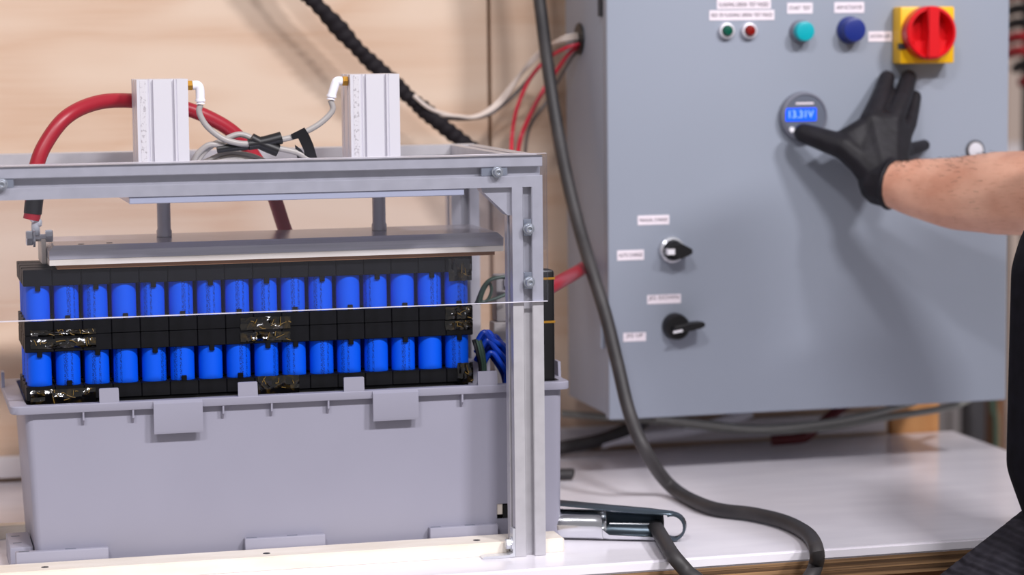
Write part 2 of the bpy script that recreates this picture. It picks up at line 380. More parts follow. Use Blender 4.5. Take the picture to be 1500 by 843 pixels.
rail('guide_rail', 'cream plastic rail lying on the bench behind the grey bin', .2375, .2545, [])

# ================================================================== PRESS FRAME
FH = .3865; S = .030
def tslot(cx, cy):                     # square profile with a slot in each face
    h = S/2; a = .0041; d1 = .0022; a2 = .0062; d2 = .0085
    q = [(-h, -h), (-a-.0008, -h), (-a, -h+.0008), (-a, -h+d1), (-a2, -h+d1+.0016), (-a2, -h+d2), (a2, -h+d2), (a2, -h+d1+.0016), (a, -h+d1), (a, -h+.0008), (a+.0008, -h)]
    out = []
    for k in range(4):
        c_, s_ = (1, 0, -1, 0)[k], (0, 1, 0, -1)[k]
        out += [(cx+x*c_-y*s_, cy+x*s_+y*c_) for x, y in q]
    return out
FX0, FX1, FY0, FY1 = -.600, 0., 0., .285
pf = thing('press_jig', 'silver slotted aluminium press frame standing over the grey bin', 'frame', (-.3, .14, 0))
for nx, x in enumerate((FX0+S/2, FX1-S/2)):
    for ny, y in enumerate((FY0+S/2, FY1-S/2)):
        ch('post', prism(B(), tslot(x, y), 0.0003, FH-S), M['alu'], pf)
for y in (FY0+S/2, FY1-S/2):
    ch('beam', prism(B(), tslot(y, FH-S/2), FX0, FX1, 'x'), M['alu'], pf)
for x in (FX0+S/2, FX1-S/2):
    ch('beam', prism(B(), tslot(x, FH-S/2), FY0+S+.0002, FY1-S-.0002, 'y'), M['alu'], pf)
for x0, sg in ((FX1-S, -1), (FX0+S, 1)):
    b = B(); pol = [(x0, FH-S), (x0+sg*.028, FH-S), (x0+sg*.028, FH-S-.003), (x0+sg*.003, FH-S-.027), (x0, FH-S-.027)]
    prism(b, pol, .006, .024, 'y'); ch('corner_gusset', b, M['alu'], pf)
ch('mounting_plate', box(B(), -.390, -.076, .0015, .190, FH-S-.0065, FH-S-.0002, .0006, 1), lab and M['alu_blue'], pf)
# clear panels
ap = ch('front_panel', box(B(), FX0, .0032, -.0042, -.0003, .2475, FH+.0015, .0003, 1), M['acrylic'], pf)
lab(ap, 'clear acrylic guard panel')
o = obj('panel_edge', box(B(), FX0, .0032, -.0043, -.0002, .2467, .2474, .0002, 1), M['acrylic_edge'], ap)
o = obj('panel_edge', box(B(), .0033, .0042, -.0042, -.0003, .2466, FH+.0015, .0003, 1), M['acrylic'], ap)
o = obj('panel_edge', box(B(), FX0, .0032, -.0042, -.0003, FH+.0016, FH+.0020, .0001, 1), M['acrylic_edge'], ap)
lab(ch('side_panel', box(B(), .0004, .0032, .0004, FY1, .296, FH-.002, .0003, 1), M['acrylic'], pf), 'clear acrylic guard panel on the right side')
def bolt(p, horizontal):
    x, z = p; f = ch('bolt', lathe(B(), [(.0041, 0), (.0044, .0006), (.0042, .0024), (.0034, .0034), (.0021, .0037), (.0019, .0012), (.0001, .0010)], (x, -.0043-.0010, z), (0, -1, 0), 18), M['bolt_steel'], pf)
    w_ = obj('washer', lathe(B(), [(.0056, 0), (.0056, .0009), (.0030, .0010)], (x, -.0043, z), (0, -1, 0), 20), M['bolt_steel'], f)
    b = B()
    if horizontal: box(b, x-.0145, x+.011, -.0001, .004, z-.0037, z+.0037, .0004, 1)
    else: box(b, x-.0037, x+.0037, -.0001, .004, z-.007, z+.009, .0004, 1)
    n_ = obj('slot_nut', b, M['bolt_steel'], f)
for px, py, h in ((727, 248, True), (771, 335, False), (773, 413, False), (2, 270, True)):
    q = at(px, py, 0); bolt((q.x if h else -.015, FH-S/2 if h else q.z), h)
# table bracket at the foot of the front right post
b = B(); prism(b, [(-.0305, .0005), (-.0305, .028), (-.0330, .028), (-.0330, .0045), (-.037, .0026), (-.060, .0026), (-.063, .0016), (-.063, .0002), (-.037, .0002), (-.033, .0005)], -.001, .0102, 'y')
fb = ch('foot_bracket', b, M['steel'], pf)
q = at(741, 796, .006)
o = obj('bracket_bolt', add(hexbar(B(), (-.0331, .0045, .0125), (-1, 0, 0), .0052, .006), lathe(B(), [(.0068, 0), (.0068, .001)], (-.0331, .0045, .0125), (-1, 0, 0))), M['steel'], fb)

# pneumatic cylinders
def cyl_prof(cx, cy, h=.0245):
    q = [(-h, -h), (-.0140, -h), (-.0132, -h+.0012), (-.0124, -h), (-.0113, -h), (-.0113, -h+.004), (-.0088, -h+.004), (-.0088, -h), (.0088, -h), (.0088, -h+.004), (.0113, -h+.004), (.0113, -h), (.0124, -h), (.0132, -h+.0012), (.0140, -h)]
    out = []
    for k in range(4):
        c_, s_ = (1, 0, -1, 0)[k], (0, 1, 0, -1)[k]
        out += [(cx+x*c_-y*s_, cy+x*s_+y*c_) for x, y in q]
    return out
CY = .14
def cylinder(cx, rodx, ztop, side, lbl):
    t = thing('pneumatic_cylinder', lbl, 'cylinder', (cx, CY, FH-S), 0, 'air cylinders on the press frame')
    ch('body', prism(B(), cyl_prof(cx, CY), FH-S, ztop), M['alu_light'], t)
    ch('dotted_strip', box(B(), cx-.0215, cx-.0160, CY-.0248, CY-.0244, FH-S+.002, ztop-.001), M['perf'], t)
    zb_ = .3085
    ch('rod', lathe(B(), [(.0068, 0), (.0075, .0005), (.0075, .006), (.0066, .0075), (.0066, FH-S-zb_-.0001)], (rodx, CY, zb_), (0, 0, 1), 24), M['rod'], t)
    fz = ztop-.0065; x0 = cx+side*.0245
    ch('brass_fitting', hexbar(B(), (x0, CY-.012, fz), (side, 0, 0), .0052, .0058), M['brass'], t)
    e = B(); x1 = x0+side*.0058
    lean = .0 if side > 0 else -.2
    tube(e, [(x1, CY-.012, fz), (x1+side*.005, CY-.012, fz), (x1+side*.0072, CY-.012, fz-.004), (x1+side*(.0075-lean*.016), CY-.012, fz-.0145)], .0044, 6, 16)
    el = ch('elbow', e, M['white_plastic'], t)
    p = Vector((x1+side*(.0075-lean*.016), CY-.012, fz-.0145)); d = Vector((side*(-lean*.013), 0, -.013)).normalized()
    o = obj('collar', lathe(B(), [(.0050, -.001), (.0050, .001), (.0036, .0012), (.0036, .0024), (.0044, .0026), (.0044, .0036)], p, d), M['white_plastic'], el)
    return p+d*.004
c1 = at(237.5, 118, .1155).x; c2 = at(549, 111, .1155).x
e1 = cylinder(c1, at(240, 320, CY).x, .4615, 1, 'left of the two silver air cylinders, elbow fitting facing right')
e2 = cylinder(c2, at(555, 310, CY).x, .4635, -1, 'right of the two silver air cylinders, elbow fitting facing left')

# press plate
pp = thing('press_plate', 'flat silver plate pressing down on the blue battery cells', 'plate', (-.24, .12, .2855))
def plate(z0, z1, x0, x1, ch_=.0):
    b = B(); prism(b, [(x0, .066), (x1, .066), (x1, .186), (x0, .186)], z0, z1)
    if ch_: bmesh.ops.bevel(b, geom=[e for e in b.edges if all(v.co.z > z1-1e-5 for v in e.verts)], offset=ch_, segments=1, affect='EDGES')
    return b
ch('metal_plate', plate(.2957, .3085, -.459, -.022, .005), M['alu_plate'], pp)
ch('white_backing', plate(.2902, .2956, -.459, -.022, .0006), M['cream'], pp)
ch('insulating_board', box(B(), -.452, -.030, .070, .182, .2863, .2901), M['wood_brown'], pp)
ch('end_bracket', box(B(), -.4640, -.4594, .10, .15, .289, .3125, .0008, 1), M['cream'], pp)
for hx, hy in ((122, 361), (165, 360)):
    q = onz(hx, hy, .3085); ch('screw_hole', lathe(B(), [(.003, 0), (.003, .0004)], (q.x, .085 if hx > 130 else .08, .3083), (0, 0, 1), 14), M['dark_grey'], pp)

# ================================================================== BATTERY
NX, NY = 16, 4; PX, PY = .027, .027
BX0 = -.4835; BY0 = .0755
def cell_mesh():
    b = lathe(B(), [(.0106, 0), (.0115, .001), (.0115, .0575), (.0106, .0585)], (0, 0, 0), (0, 0, 1), 24)
    me = bpy.data.meshes.new('cell'); b.to_mesh(me); b.free(); smooth(me); me.materials.append(M['cell']); return me
def holder_mesh(h, up, notch):          # one black socket of the cell holder, with a small lug
    b = box(B(), -PX/2+.00015, PX/2-.00015, -PY/2+.0003, PY/2-.0042, 0, h, .0006, 1)
    if notch:
        if up: box(b, -.0024, .0024, -PY/2+.0001, -PY/2+.0035, h-.0005, h+.0048, .0004, 1)
        else: box(b, -.0024, .0024, -PY/2+.0001, -PY/2+.0035, -.0048, .0005, .0004, 1)
    me = bpy.data.meshes.new('cell_holder'); b.to_mesh(me); b.free(); smooth(me); me.materials.append(M['holder']); return me
cm = cell_mesh()
HT, HB = .0155, .0135
hm = {(u, n): holder_mesh(HB if u else HT, u, n) for u in (0, 1) for n in (0, 1)}
lugs_top = {0: [0, 2, 4, 6, 8, 10, 12, 14], 1: [0, 2, 4, 6, 8, 9, 11, 13, 15]}
def module(lbl, zb, z_mid0, z_mid1, zt, tier):
    t = thing('battery_module', lbl, 'battery', (BX0+NX*PX/2, BY0+NY*PY/2, zb), 0, 'stacked battery modules')
    inv = Matrix.Translation(-Vector(t.location))
    for j in range(NY):
        for i in range(NX):
            x = BX0+(i+.5)*PX; y = BY0+(j+.5)*PY+.0004*random.uniform(-1, 1)
            c = bpy.data.objects.new('cell', cm); C.objects.link(c); c.parent = t; c.matrix_parent_inverse = inv
            c.location = (x, y, zb+.0012); c.rotation_euler = (0, 0, random.choice((-pi/2+random.uniform(-.8, .8), -pi/2+random.uniform(-.8, .5), random.uniform(0, 6))))
            tn = (i in lugs_top[tier]) and j == 0; bn = (not tn) and j == 0 and i % 2 == 1 and random.random() < .85
            a = bpy.data.objects.new('cell_holder', hm[(0, int(tn))]); C.objects.link(a); a.parent = t; a.matrix_parent_inverse = inv
            a.location = (x, y-.0006*(j == 0), zt-HT)
            d = bpy.data.objects.new('cell_holder', hm[(1, int(bn))]); C.objects.link(d); d.parent = t; d.matrix_parent_inverse = inv
            d.location = (x, y-.0006*(j == 0), zb)
    return t, inv
U, Uinv = module('upper tier of blue cylindrical battery cells under the press plate', .2237, 0, 0, .2860, 0)
Lo, Linv = module('lower tier of blue cylindrical battery cells sitting in the grey bin', .1620, 0, 0, .2235, 1)
def film(t, inv, x0, x1, z0, z1, n=4):  # crinkled amber film over the holders
    b = B(); m_ = 9; rows = []
    for i in range(m_+1):
        row = []
        for k in range(n+1):
            x = x0+(x1-x0)*i/m_; z = z0+(z1-z0)*k/n
            edge = 0 if k in (0, n) or i in (0, m_) else 1
            row.append(b.verts.new((x+random.uniform(-.0004, .0004), BY0-.0012-random.random()**2*.003*edge, z+random.uniform(-.0005, .0005))))
        rows.append(row)
    for i in range(m_):
        for k in range(n): b.faces.new((rows[i][k], rows[i+1][k], rows[i+1][k+1], rows[i][k+1]))
    o = obj('amber_film', b, M['kapton'], t, 20); o.matrix_parent_inverse = inv
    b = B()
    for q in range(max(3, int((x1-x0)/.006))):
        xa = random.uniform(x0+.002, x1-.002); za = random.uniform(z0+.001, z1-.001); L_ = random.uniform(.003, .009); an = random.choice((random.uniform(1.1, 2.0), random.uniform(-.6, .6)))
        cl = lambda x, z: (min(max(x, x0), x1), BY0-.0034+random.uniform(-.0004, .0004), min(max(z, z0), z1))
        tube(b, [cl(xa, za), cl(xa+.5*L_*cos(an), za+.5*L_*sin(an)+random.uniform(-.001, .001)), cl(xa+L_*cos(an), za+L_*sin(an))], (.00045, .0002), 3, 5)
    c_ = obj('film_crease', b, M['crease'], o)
def px_film(t, inv, xa, xb, ya, yb):
    p0 = at(xa, yb, BY0); p1 = at(xb, ya, BY0); film(t, inv, p0.x, p1.x, p0.z, p1.z)
px_film(U, Uinv, 45, 140, 481, 493); px_film(U, Uinv, 352, 425, 463, 484); px_film(U, Uinv, 652, 690, 449, 468); px_film(U, Uinv, 657, 690, 378, 412)
px_film(Lo, Linv, 45, 140, 494, 512); px_film(Lo, Linv, 352, 425, 485, 501); px_film(Lo, Linv, 652, 692, 469, 484)
px_film(Lo, Linv, 45, 140, 568, 594); px_film(Lo, Linv, 378, 438, 549, 578); px_film(Lo, Linv, 670, 692, 531, 562)
o = obj('support_base', box(B(), BX0+.004, BX0+NX*PX-.004, BY0+.004, BY0+NY*PY-.004, .0165, .1618, .002), M['black_plastic'], Lo); o.matrix_parent_inverse = Linv
o = obj('yellow_tape', box(B(), BX0+NX*PX, BX0+NX*PX+.0012, BY0+.01, BY0+.05, .268, .284), M['yellow'], U); o.matrix_parent_inverse = Uinv

# ================================================================== BIN
bn = thing('storage_bin', 'grey plastic tote bin on the bench holding the battery modules', 'bin', (-.23, .15, 0))
ZR0, ZR1 = .1535, .1612
rings = [rrect(-.479, .0318, .0600, .236, .006, .0015), rrect(-.4795, .0322, .0595, .2365, .006, .003), rrect(-.4865, .0336, .0560, .243, .008, ZR0-.0004),
         rrect(-.499, .0395, .0490, .250, .009, ZR0), rrect(-.500, .0400, .0485, .251, .009, ZR0+.0012), rrect(-.500, .0400, .0485, .251, .009, ZR1-.0008), rrect(-.4992, .0392, .0493, .2502, .009, ZR1),
         rrect(-.485, .0320, .0580, .2405, .006, ZR1), rrect(-.484, .0316, .0585, .240, .006, ZR1-.001), rrect(-.4765, .0303, .0620, .2335, .005, .015)]
shell = ch('shell', loft(B(), rings), M['bin'], bn)
# opening low at the right end of the front wall
cut = obj('cut', box(B(), -.0335, -.0195, .04, .066, .0265, .0415), None)
md = shell.modifiers.new('hole', 'BOOLEAN'); md.object = cut; md.operation = 'DIFFERENCE'; md.solver = 'EXACT'
dg = bpy.context.evaluated_depsgraph_get(); me2 = bpy.data.meshes.new_from_object(shell.evaluated_get(dg)); me2.name = 'shell'
shell.modifiers.clear(); shell.data = me2; smooth(me2); bpy.data.objects.remove(cut)
ch('opening_plug', add(box(B(), -.027, -.0185, .0605, .0680, .026, .041, .001, 1), box(B(), -.0345, -.0185, .0690, .0705, .024, .044)), M['black_plastic'], bn)
ch('cream_plug', box(B(), -.0333, -.0275, .0600, .0680, .0305, .0415, .0005, 1), M['cream'], bn)
for xa, xb, ya in ((145, 174, 572), (348, 377, 561), (503, 533, 552), (699, 728, 543)):
    p0, p1 = at(xa, ya, .052), at(xb, ya, .052)
    b = B(); prism(b, [(p0.x, ZR1-.001), (p1.x, ZR1-.001), (p1.x-.0004, .1742), (p1.x-.0012, .1748), (p0.x+.0008, .1748), (p0.x, .1742)], .0495, .0520, 'y')
    ch('rim_tab', b, M['bin'], bn)
for xs, lx in ((-.5005, 1), (.0395, -1)):
    for y0 in ((.19,) if lx > 0 else (.09,)):
        b = B(); x_ = xs if lx > 0 else xs-.0005
        prism(b, [(y0, ZR1-.001), (y0+.02, ZR1-.001), (y0+.018, .1755), (y0+.002, .1755)], x_, x_+.0028, 'x'); ch('rim_tab', b, M['bin'], bn)
for xa, xb, ya, yb in ((226, 297, 598, 637), (547, 613, 582, 618)):
    p0, p1 = at(xa, yb, .0455), at(xb, ya, .0455)
    b = B(); prism(b, [(.0485, ZR1-.0005), (.0455, ZR1-.003), (.0450, p0.z+.003), (.0462, p0.z), (.0482, p0.z), (.0485, p0.z+.003), (.0485, ZR0), (.0560, ZR0)], p0.x, p1.x, 'x')
    ch('latch', b, M['bin'], bn)
for xa in (122, 195, 327, 398, 481, 677):
    x = at(xa, 610, .052).x
    b = B(); prism(b, [(.0492, ZR0+.001), (.0500, ZR0-.008), (.0566, ZR0-.014), (.0590, ZR0-.004), (.0590, ZR0+.001)], x-.0008, x+.0008, 'x'); ch('rib', b, M['bin'], bn)
# locating blocks holding the bin foot
def block(lbl, x0, x1, y0, y1, h, side=False):
    t = thing('locating_block', lbl, 'bracket', ((x0+x1)/2, (y0+y1)/2, 0), 0, 'grey blocks locating the bin')
    ch('block', box(B(), x0, x1, y0, y1, .0002, h, .0012), M['bin'], t)
    for k in range(2):
        xx = x0+.008 if side else x0+(x1-x0)*(.08+.5*k); yy = y0+(y1-y0)*(.3+.45*k) if side else (y0+y1)/2
        ch('slot', box(B(), xx-.004, xx+.004 if side else xx+.006, yy-.0012, yy+.0012, h-.0003, h+.0002), M['face_grey'], t)
block('grey block at the front left foot of the bin, leftmost of three', -.499, -.413, .0500, .0592, .0235)
block('grey block at the middle of the front foot of the bin', -.284, -.206, .0500, .0592, .0235)
block('grey block at the front right foot of the bin, beside the post', -.103, -.0345, .0500, .0592, .0230)
block('grey block standing against the left end of the bin foot', -.503, -.4812, .075, .150, .0235, True)

# wires and odd parts at the right end of the bin
def wire(name, pts, r, m, lbl, cat='wire', group=None, k=8, n=10):
    return tag(obj(name, tube(B(), pts, r, k, n), m), lbl, cat, group)
for k in range(11):
    y0 = .092+.009*(k % 5); xs = 697+5*(k % 4); h = 491+6*(k//2)
    pts = [at(xs, h+14, y0), at(xs+12, h-4, y0-.004), at(xs+24, h+8, y0-.005), at(xs+40, h+18+2*k, y0), at(742, h+40+3*k, y0+.006), at(744, 585, y0+.004)]
    wire('blue_wire', pts, .0028, M['blue_wire'], 'blue wire in the bundle at the right end of the bin', 'wire', 'blue wires in the bin')
for k, pts in enumerate(([(700, 445), (706, 425), (716, 412), (735, 406), (760, 404)], [(697, 446), (708, 420), (722, 408), (742, 407), (762, 408)], [(702, 444), (714, 440), (720, 425), (716, 415), (708, 428), (706, 442), (725, 438), (745, 430)])):
    wire('green_wire', [at(x, y, .14+.004*k) for x, y in pts], .0017, M['green_wire'], 'dark green wire looping above the blue wires, %s' % ('upper strand', 'second strand', 'the one that makes a small loop')[k], 'wire', 'green wires at the battery end', 6, 8)
for k in range(3):
    wire('sense_wire', [at(694+4*k, 498, .09), at(699+4*k, 515, .087), at(704+3*k, 540, .089), at(700+4*k, 575, .09)], .0022, M['green_wire'] if k else M['black_plastic'], ('black wire', 'left dark green wire', 'right dark green wire')[k]+' running down beside the last lower cell', 'wire', 'sense wires', 6, 8)
bp = thing('end_post', 'tall black post with two thin gold bands at the right end of bin', 'post', (.01, .078, .0155))
ch('body', box(B(), -.012, .0300, .068, .088, .0155, .2700, .003), M['black_shiny'], bp)
for z in (.2615, .2185): ch('gold_band', box(B(), -.0122, .0302, .0678, .0882, z-.0011, z+.0011), M['gold'], bp)
cb = thing('shadow_block', 'grey connector block behind the green wires, right of the cells', 'connector', at(735, 440, .175))  # solid grey block added where a stepped shadow lies on the wall
p0, p1 = at(726, 500, .17), at(752, 402, .17)
ch('body', add(box(B(), p0.x, p1.x, .165, .185, p0.z+.02, p1.z, .002), box(B(), p0.x-.003, p1.x, .165, .185, .0155, p0.z+.02, .002)), M['mid_grey'], cb)
ch('pale_tab', box(B(), p0.x+.008, p1.x-.001, .160, .1652, p1.z-.012, p1.z-.002, .001, 1), M['white_plastic'], cb)

# ================================================================== CABLES
rc = thing('red_power_cable', 'thick red power cable arching over the press frame to a lug', 'cable', at(65, 349, .11))
pts = [at(47, 318, .11), at(48, 290, .11), at(52, 250, .112), at(66, 212, .116), at(98, 171, .125), at(145, 150, .15), at(200, 148, .175), at(260, 156, .190), at(305, 172, .195), at(345, 197, .200), at(378, 238, .205), at(400, 285, .205), at(415, 330, .208), at(430, 375, .212), at(440, 460, .214), at(445, 560, .216), at(447, 640, .218)]
ch('jacket', tube(B(), pts, .0072, 8, 16), M['red_jacket'], rc)
ch('heat_shrink', tube(B(), [at(48, 313, .11), at(49, 303, .11), at(51, 286, .11)], .0086, 6, 18), M['black_plastic'], rc)
ch('red_cap', tube(B(), [at(46, 322, .11), at(47, 317, .11), at(48, 312, .11)], .0080, 4, 18), M['red_jacket'], rc)
q = Vector((-.4672, .11, .3135))
b = B(); tube(b, [at(48, 318, .11), at(56, 327, .11), Vector((-.4680, .11, .326)), Vector((-.4680, .11, .316))], .0042, 6, 12)
lathe(b, [(.0088, 0), (.0088, .002)], (-.4690, .11, .3135), (-1, 0, 0)); ch('lug', b, M['steel'], rc)
b = hexbar(B(), (-.4710, .11, .3135), (-1, 0, 0), .0078, .0066); lathe(b, [(.0035, 0), (.0035, .02)], (-.475, .11, .3135), (1, 0, 0)); hexbar(b, (-.4594, .11, .3150), (1, 0, 0), .0066, .0070)
ch('terminal_bolt', b, M['steel'], rc)
wire('red_power_cable', [at(795, 428, .089), at(820, 413, .14), at(840, 402, .30), at(858, 391, .43), at(872, 386, .47)], .0072, M['red_jacket'], 'short thick red cable from the black post into the cabinet side', 'cable', None, 8, 16)

# grey air tubing
TY = .128
at_ = thing('air_tubing', 'grey air tubes with black sleeves joining the two cylinders', 'tube', at(390, 212, TY))
def tb(pts, r=.0029): ch('tube', tube(B(), pts, r, 8, 12), M['tube_grey'], at_)
tb([e1, at(292, 165, TY), at(303, 185, TY), at(326, 203, TY), at(350, 210, TY), at(372, 211, TY)])
tb([e2, at(487, 162, TY), at(470, 180, TY), at(448, 193, TY), at(428, 201, TY), at(405, 206, TY)])
tb([at(405, 217, TY), at(425, 221, TY), at(440, 226, TY), at(460, 240, TY), at(475, 262, TY)])
tb([at(375, 205, TY+.012), at(352, 197, TY+.012), at(330, 204, TY+.012), at(308, 215, TY+.012), at(292, 232, TY+.012), at(284, 255, TY+.012)])
tb([at(330, 214, TY+.006), at(308, 212, TY+.006), at(293, 222, TY+.008), at(284, 236, TY+.010), at(282, 255, TY+.01)])
tb([at(300, 238, TY+.02), at(330, 226, TY+.02), at(365, 228, TY+.02), at(395, 240, TY+.02)])
tb([at(310, 240, TY+.015), at(340, 232, TY+.015), at(380, 240, TY+.015)])
for p_ in ([(364, 212), (388, 208), (412, 202)], [(368, 203), (385, 212), (407, 221)], [(318, 219), (338, 216), (358, 214), (366, 212)]):
    k_ = .0005 if p_[0][0] != 318 else .006
    ch('black_sleeve', tube(B(), [at(x, y, TY+k_) for x, y in p_], (.0056, .0062) if p_[0][0] != 318 else (.004, .0045), 6, 14), M['black_plastic'], at_)
b = B(); yy = TY-.004
prof = [(426, 197, 0), (446, 187, -.002), (453, 198, -.004), (459, 212, -.003), (466, 236, .002), (448, 237, .003), (445, 220, 0), (437, 203, -.001), (429, 205, 0)]
f1 = [at(x, y, yy+dy) for x, y, dy in prof]; loft(b, [f1, [p+Vector((0, .0008, 0)) for p in f1]])
prof = [(432, 212, 0), (441, 219, -.002), (448, 228, 0), (452, 240, .002), (438, 240, .002), (434, 226, 0)]
f1 = [at(x, y, yy+.003+dy) for x, y, dy in prof]; loft(b, [f1, [p+Vector((0, .0008, 0)) for p in f1]])
ch('tape_flag', b, M['black_plastic'], at_)

# black spiral wrapped harness with its grey wires
HY = .515
_d = ray(850, 57); HOLE = CAM+_d*((.1715-CAM.x)/_d.x)
def hl_(dz, dy=0, x=.004): return Vector((.1715+x, HOLE.y+dy, HOLE.z+dz))
hs = thing('wire_harness', 'black spiral wrapped wire harness hanging before the plywood wall', 'cable', at(600, 140, HY))
hp = [at(150, -420, HY+.02), at(240, -290, HY+.01), at(345, -145, HY), at(430, -30, HY), at(460, 2, HY), at(497, 42, HY), at(530, 78, HY), at(562, 108, HY), at(592, 136, HY), at(620, 160, HY), at(650, 186, HY-.01), at(684, 212, HY-.01), at(720, 240, HY-.02), at(770, 250, HY-.03)]
ch('spiral_wrap', tube(B(), hp, .0090, 24, 16, rf=lambda f, a: 1+.09*sin(2*pi*f*40+a)+.06*sin(a*2+f*61)+.07*sin(f*37)), M['black_braid'], hs)
ch('branch_wire', tube(B(), [at(606, 140, HY-.008), at(628, 158, HY-.012), at(655, 168, HY-.012), at(690, 172, HY-.01), at(722, 156, HY-.01), at(755, 118, HY), at(788, 78, HY), at(822, 60, HOLE.y), hl_(.002)], .0023, 8, 10), M['tube_pale'], hs)
ch('branch_wire', tube(B(), [at(640, 168, HY-.010), at(668, 170, HY-.016), at(700, 171, HY-.014), at(735, 150, HY-.01), at(762, 110, HY), at(790, 82, HY), at(822, 56, HOLE.y), hl_(.006)], .0019, 8, 10), M['tube_pale'], hs)
ch('branch_wire', tube(B(), [at(650, 174, HY-.010), at(685, 174, HY-.012), at(720, 166, HY-.01), at(760, 132, HY), at(800, 86, HY), at(830, 67, HOLE.y), hl_(-.001)], .0021, 8, 10), M['wire_grey'], hs)
wire('red_wire', [hl_(-.005, -.004), at(830, 70, HOLE.y-.004), at(800, 88, HY-.03), at(775, 118, HY-.03), at(757, 160, HY-.03), at(750, 200, HY-.03), at(749, 240, HY-.065)], .0022, M['red_wire'], 'thin red wire from the cabinet hole, left one of two', 'wire', 'red wires')
wire('red_wire', [hl_(-.008, .003), at(836, 76, HOLE.y+.003), at(815, 104, HY-.03), at(796, 132, HY-.03), at(776, 170, HY-.03), at(762, 205, HY-.03), at(757, 242, HY-.065)], .0025, M['red_wire'], 'thin red wire from the cabinet hole, right one of two', 'wire', 'red wires')
wire('black_wire', [hl_(-.011, .009), at(838, 84, HOLE.y+.009), at(818, 118, HY-.024), at(800, 150, HY-.024), at(781, 176, HY-.024), at(772, 200, HY-.024), at(768, 242, HY-.065)], .0019, M['wire_grey'], 'thin dark wire hanging beside the two red wires', 'wire')

# big black cable
KP = [at(735, -1300, .52), at(752, -700, .50), at(766, -350, .48), at(776, -160, .46), at(786, -40, .46), at(794, 30, .45), at(803, 100, .44), at(815, 180, .42), at(830, 258, .39), at(848, 332, .36), at(868, 400, .325), at(888, 465, .30), at(905, 535, .275), at(922, 605, .25), at(946, 662, .228)]
KP += [Vector((*onz(984, 714, .012).xy, .012)), Vector((*onz(1040, 744, .0082).xy, .0082)), Vector((*onz(1105, 754, .0080).xy, .0080)), Vector((*onz(1152, 766, .0080).xy, .0080)), Vector((*onz(1184, 784, .0080).xy, .0080)), Vector((*onz(1196, 806, .0080).xy, .0080)),
       at(1195, 828, -.072), at(1180, 856, -.088), Vector((.18, -.094, -.085)), Vector((.135, -.098, -.085)), at(1030, 866, -.095), at(1006, 838, -.082), Vector((*onz(984, 812, .0082).xy, .0082)), Vector((*onz(968, 788, .0085).xy, .0105)), Vector((*onz(957, 770, .012).xy, .0125)), Vector((*onz(940, 768, .0125).xy, .0125))]
wire('power_cable', KP, .0073, M['rubber'], 'thick black rubber cable looping across the white bench to the clamp', 'cable', None, 8, 16)

# chrome spring clamp at the bench
a0 = onz(800, 792, 0).xy; a1 = onz(980, 797, 0).xy
ca = thing('ground_clamp', 'chrome spring clamp lying on the bench beside the aluminium post', 'clamp', (0.03, .07, 0))
A = Vector((.026, .0765, 0)); U_ = Vector((.112, -.050, 0)).normalized(); N_ = Vector((U_.y, -U_.x, 0)); Zv = Vector((0, 0, 1))
if N_.y > 0: N_ = -N_                  # toward the viewer
def arcs(b, stations, th=.0009, n=20): # stations: s, zc, radius, a0, a1 (0 = toward viewer, 90 = up), tilt
    rings = []
    for s, zc, r, b0, b1, off in stations:
        outer = []; inner = []
        for i in range(n+1):
            a = radians(b0+(b1-b0)*i/n); d = N_*cos(a)+Zv*sin(a); c = A+U_*s+N_*off+Zv*zc
            outer.append(c+d*r); inner.append(c+d*(r-th))
        rings.append(outer+inner[::-1])
    return loft(b, rings)
b = arcs(B(), [(-.075, .0152, .0148, 105, 428, 0), (-.01, .0152, .0150, 105, 428, 0), (.046, .0152, .0148, 105, 425, 0), (.0515, .0152, .0150, 108, 405, 0), (.0535, .0152, .0154, 112, 385, 0)])
ch('lower_handle', b, M['chrome'], ca)
b = arcs(B(), [(.0537, .0152, .0150, 108, 352, 0), (.060, .0146, .0144, 112, 330, 0), (.085, .0142, .0140, 114, 326, 0), (.108, .0138, .0135, 114, 322, 0), (.112, .0138, .0132, 122, 312, 0)])
ch('handle_trough', b, M['chrome'], ca)
b = arcs(B(), [(.0545, .0152, .0139, 110, 350, 0), (.060, .0146, .0133, 116, 325, 0), (.085, .0142, .0129, 118, 321, 0), (.1085, .0138, .0124, 118, 317, 0)], .0003)
lab(ch('trough_reflection', b, M['steel_blue'], ca), 'dark bluish reflection coloured into the handle inside')  # dark reflection inside the chrome trough, put in as a coloured layer
ch('trough_rib', tube(B(), [A+U_*.058-N_*.009+Zv*.0145, A+U_*.104-N_*.009+Zv*.0150], .0012, 4, 8), M['chrome'], ca)
b = B(); rg = []
for i in range(15):
    a = radians(-115+230*i/14); c = A+U_*.122+Zv*.0150+(U_*cos(a)*.0120+Zv*sin(a)*.0125)
    d = (U_*cos(a)+Zv*sin(a)).normalized()
    rg.append([c+N_*.006+d*.0012, c-N_*.006+d*.0012, c-N_*.006-d*.0014, c+N_*.006-d*.0014])
loft(b, rg); ch('end_loop', b, M['steel_blue'], ca)
b = B(); rg = []
for s, z, wd in ((-.075, .0430, .010), (-.01, .0385, .010), (.06, .0335, .010), (.10, .0310, .009), (.122, .0290, .006), (.126, .0275, .003)):
    c = A+U_*s+Zv*z; pro = []
    for v, dz in ((1, -.0022), (1, -.001), (.75, .0006), (0, .0014), (-.75, .0006), (-1, -.001), (-1, -.0022)): pro.append(c+N_*wd*v+Zv*dz)
    for v, dz in ((-.92, -.0022), (-.92, -.0014), (-.7, -.0003), (0, .0004), (.7, -.0003), (.92, -.0014), (.92, -.0022)): pro.append(c+N_*wd*v+Zv*dz)
    rg.append(pro)
loft(b, rg); ch('upper_handle', b, M['steel_blue'], ca)
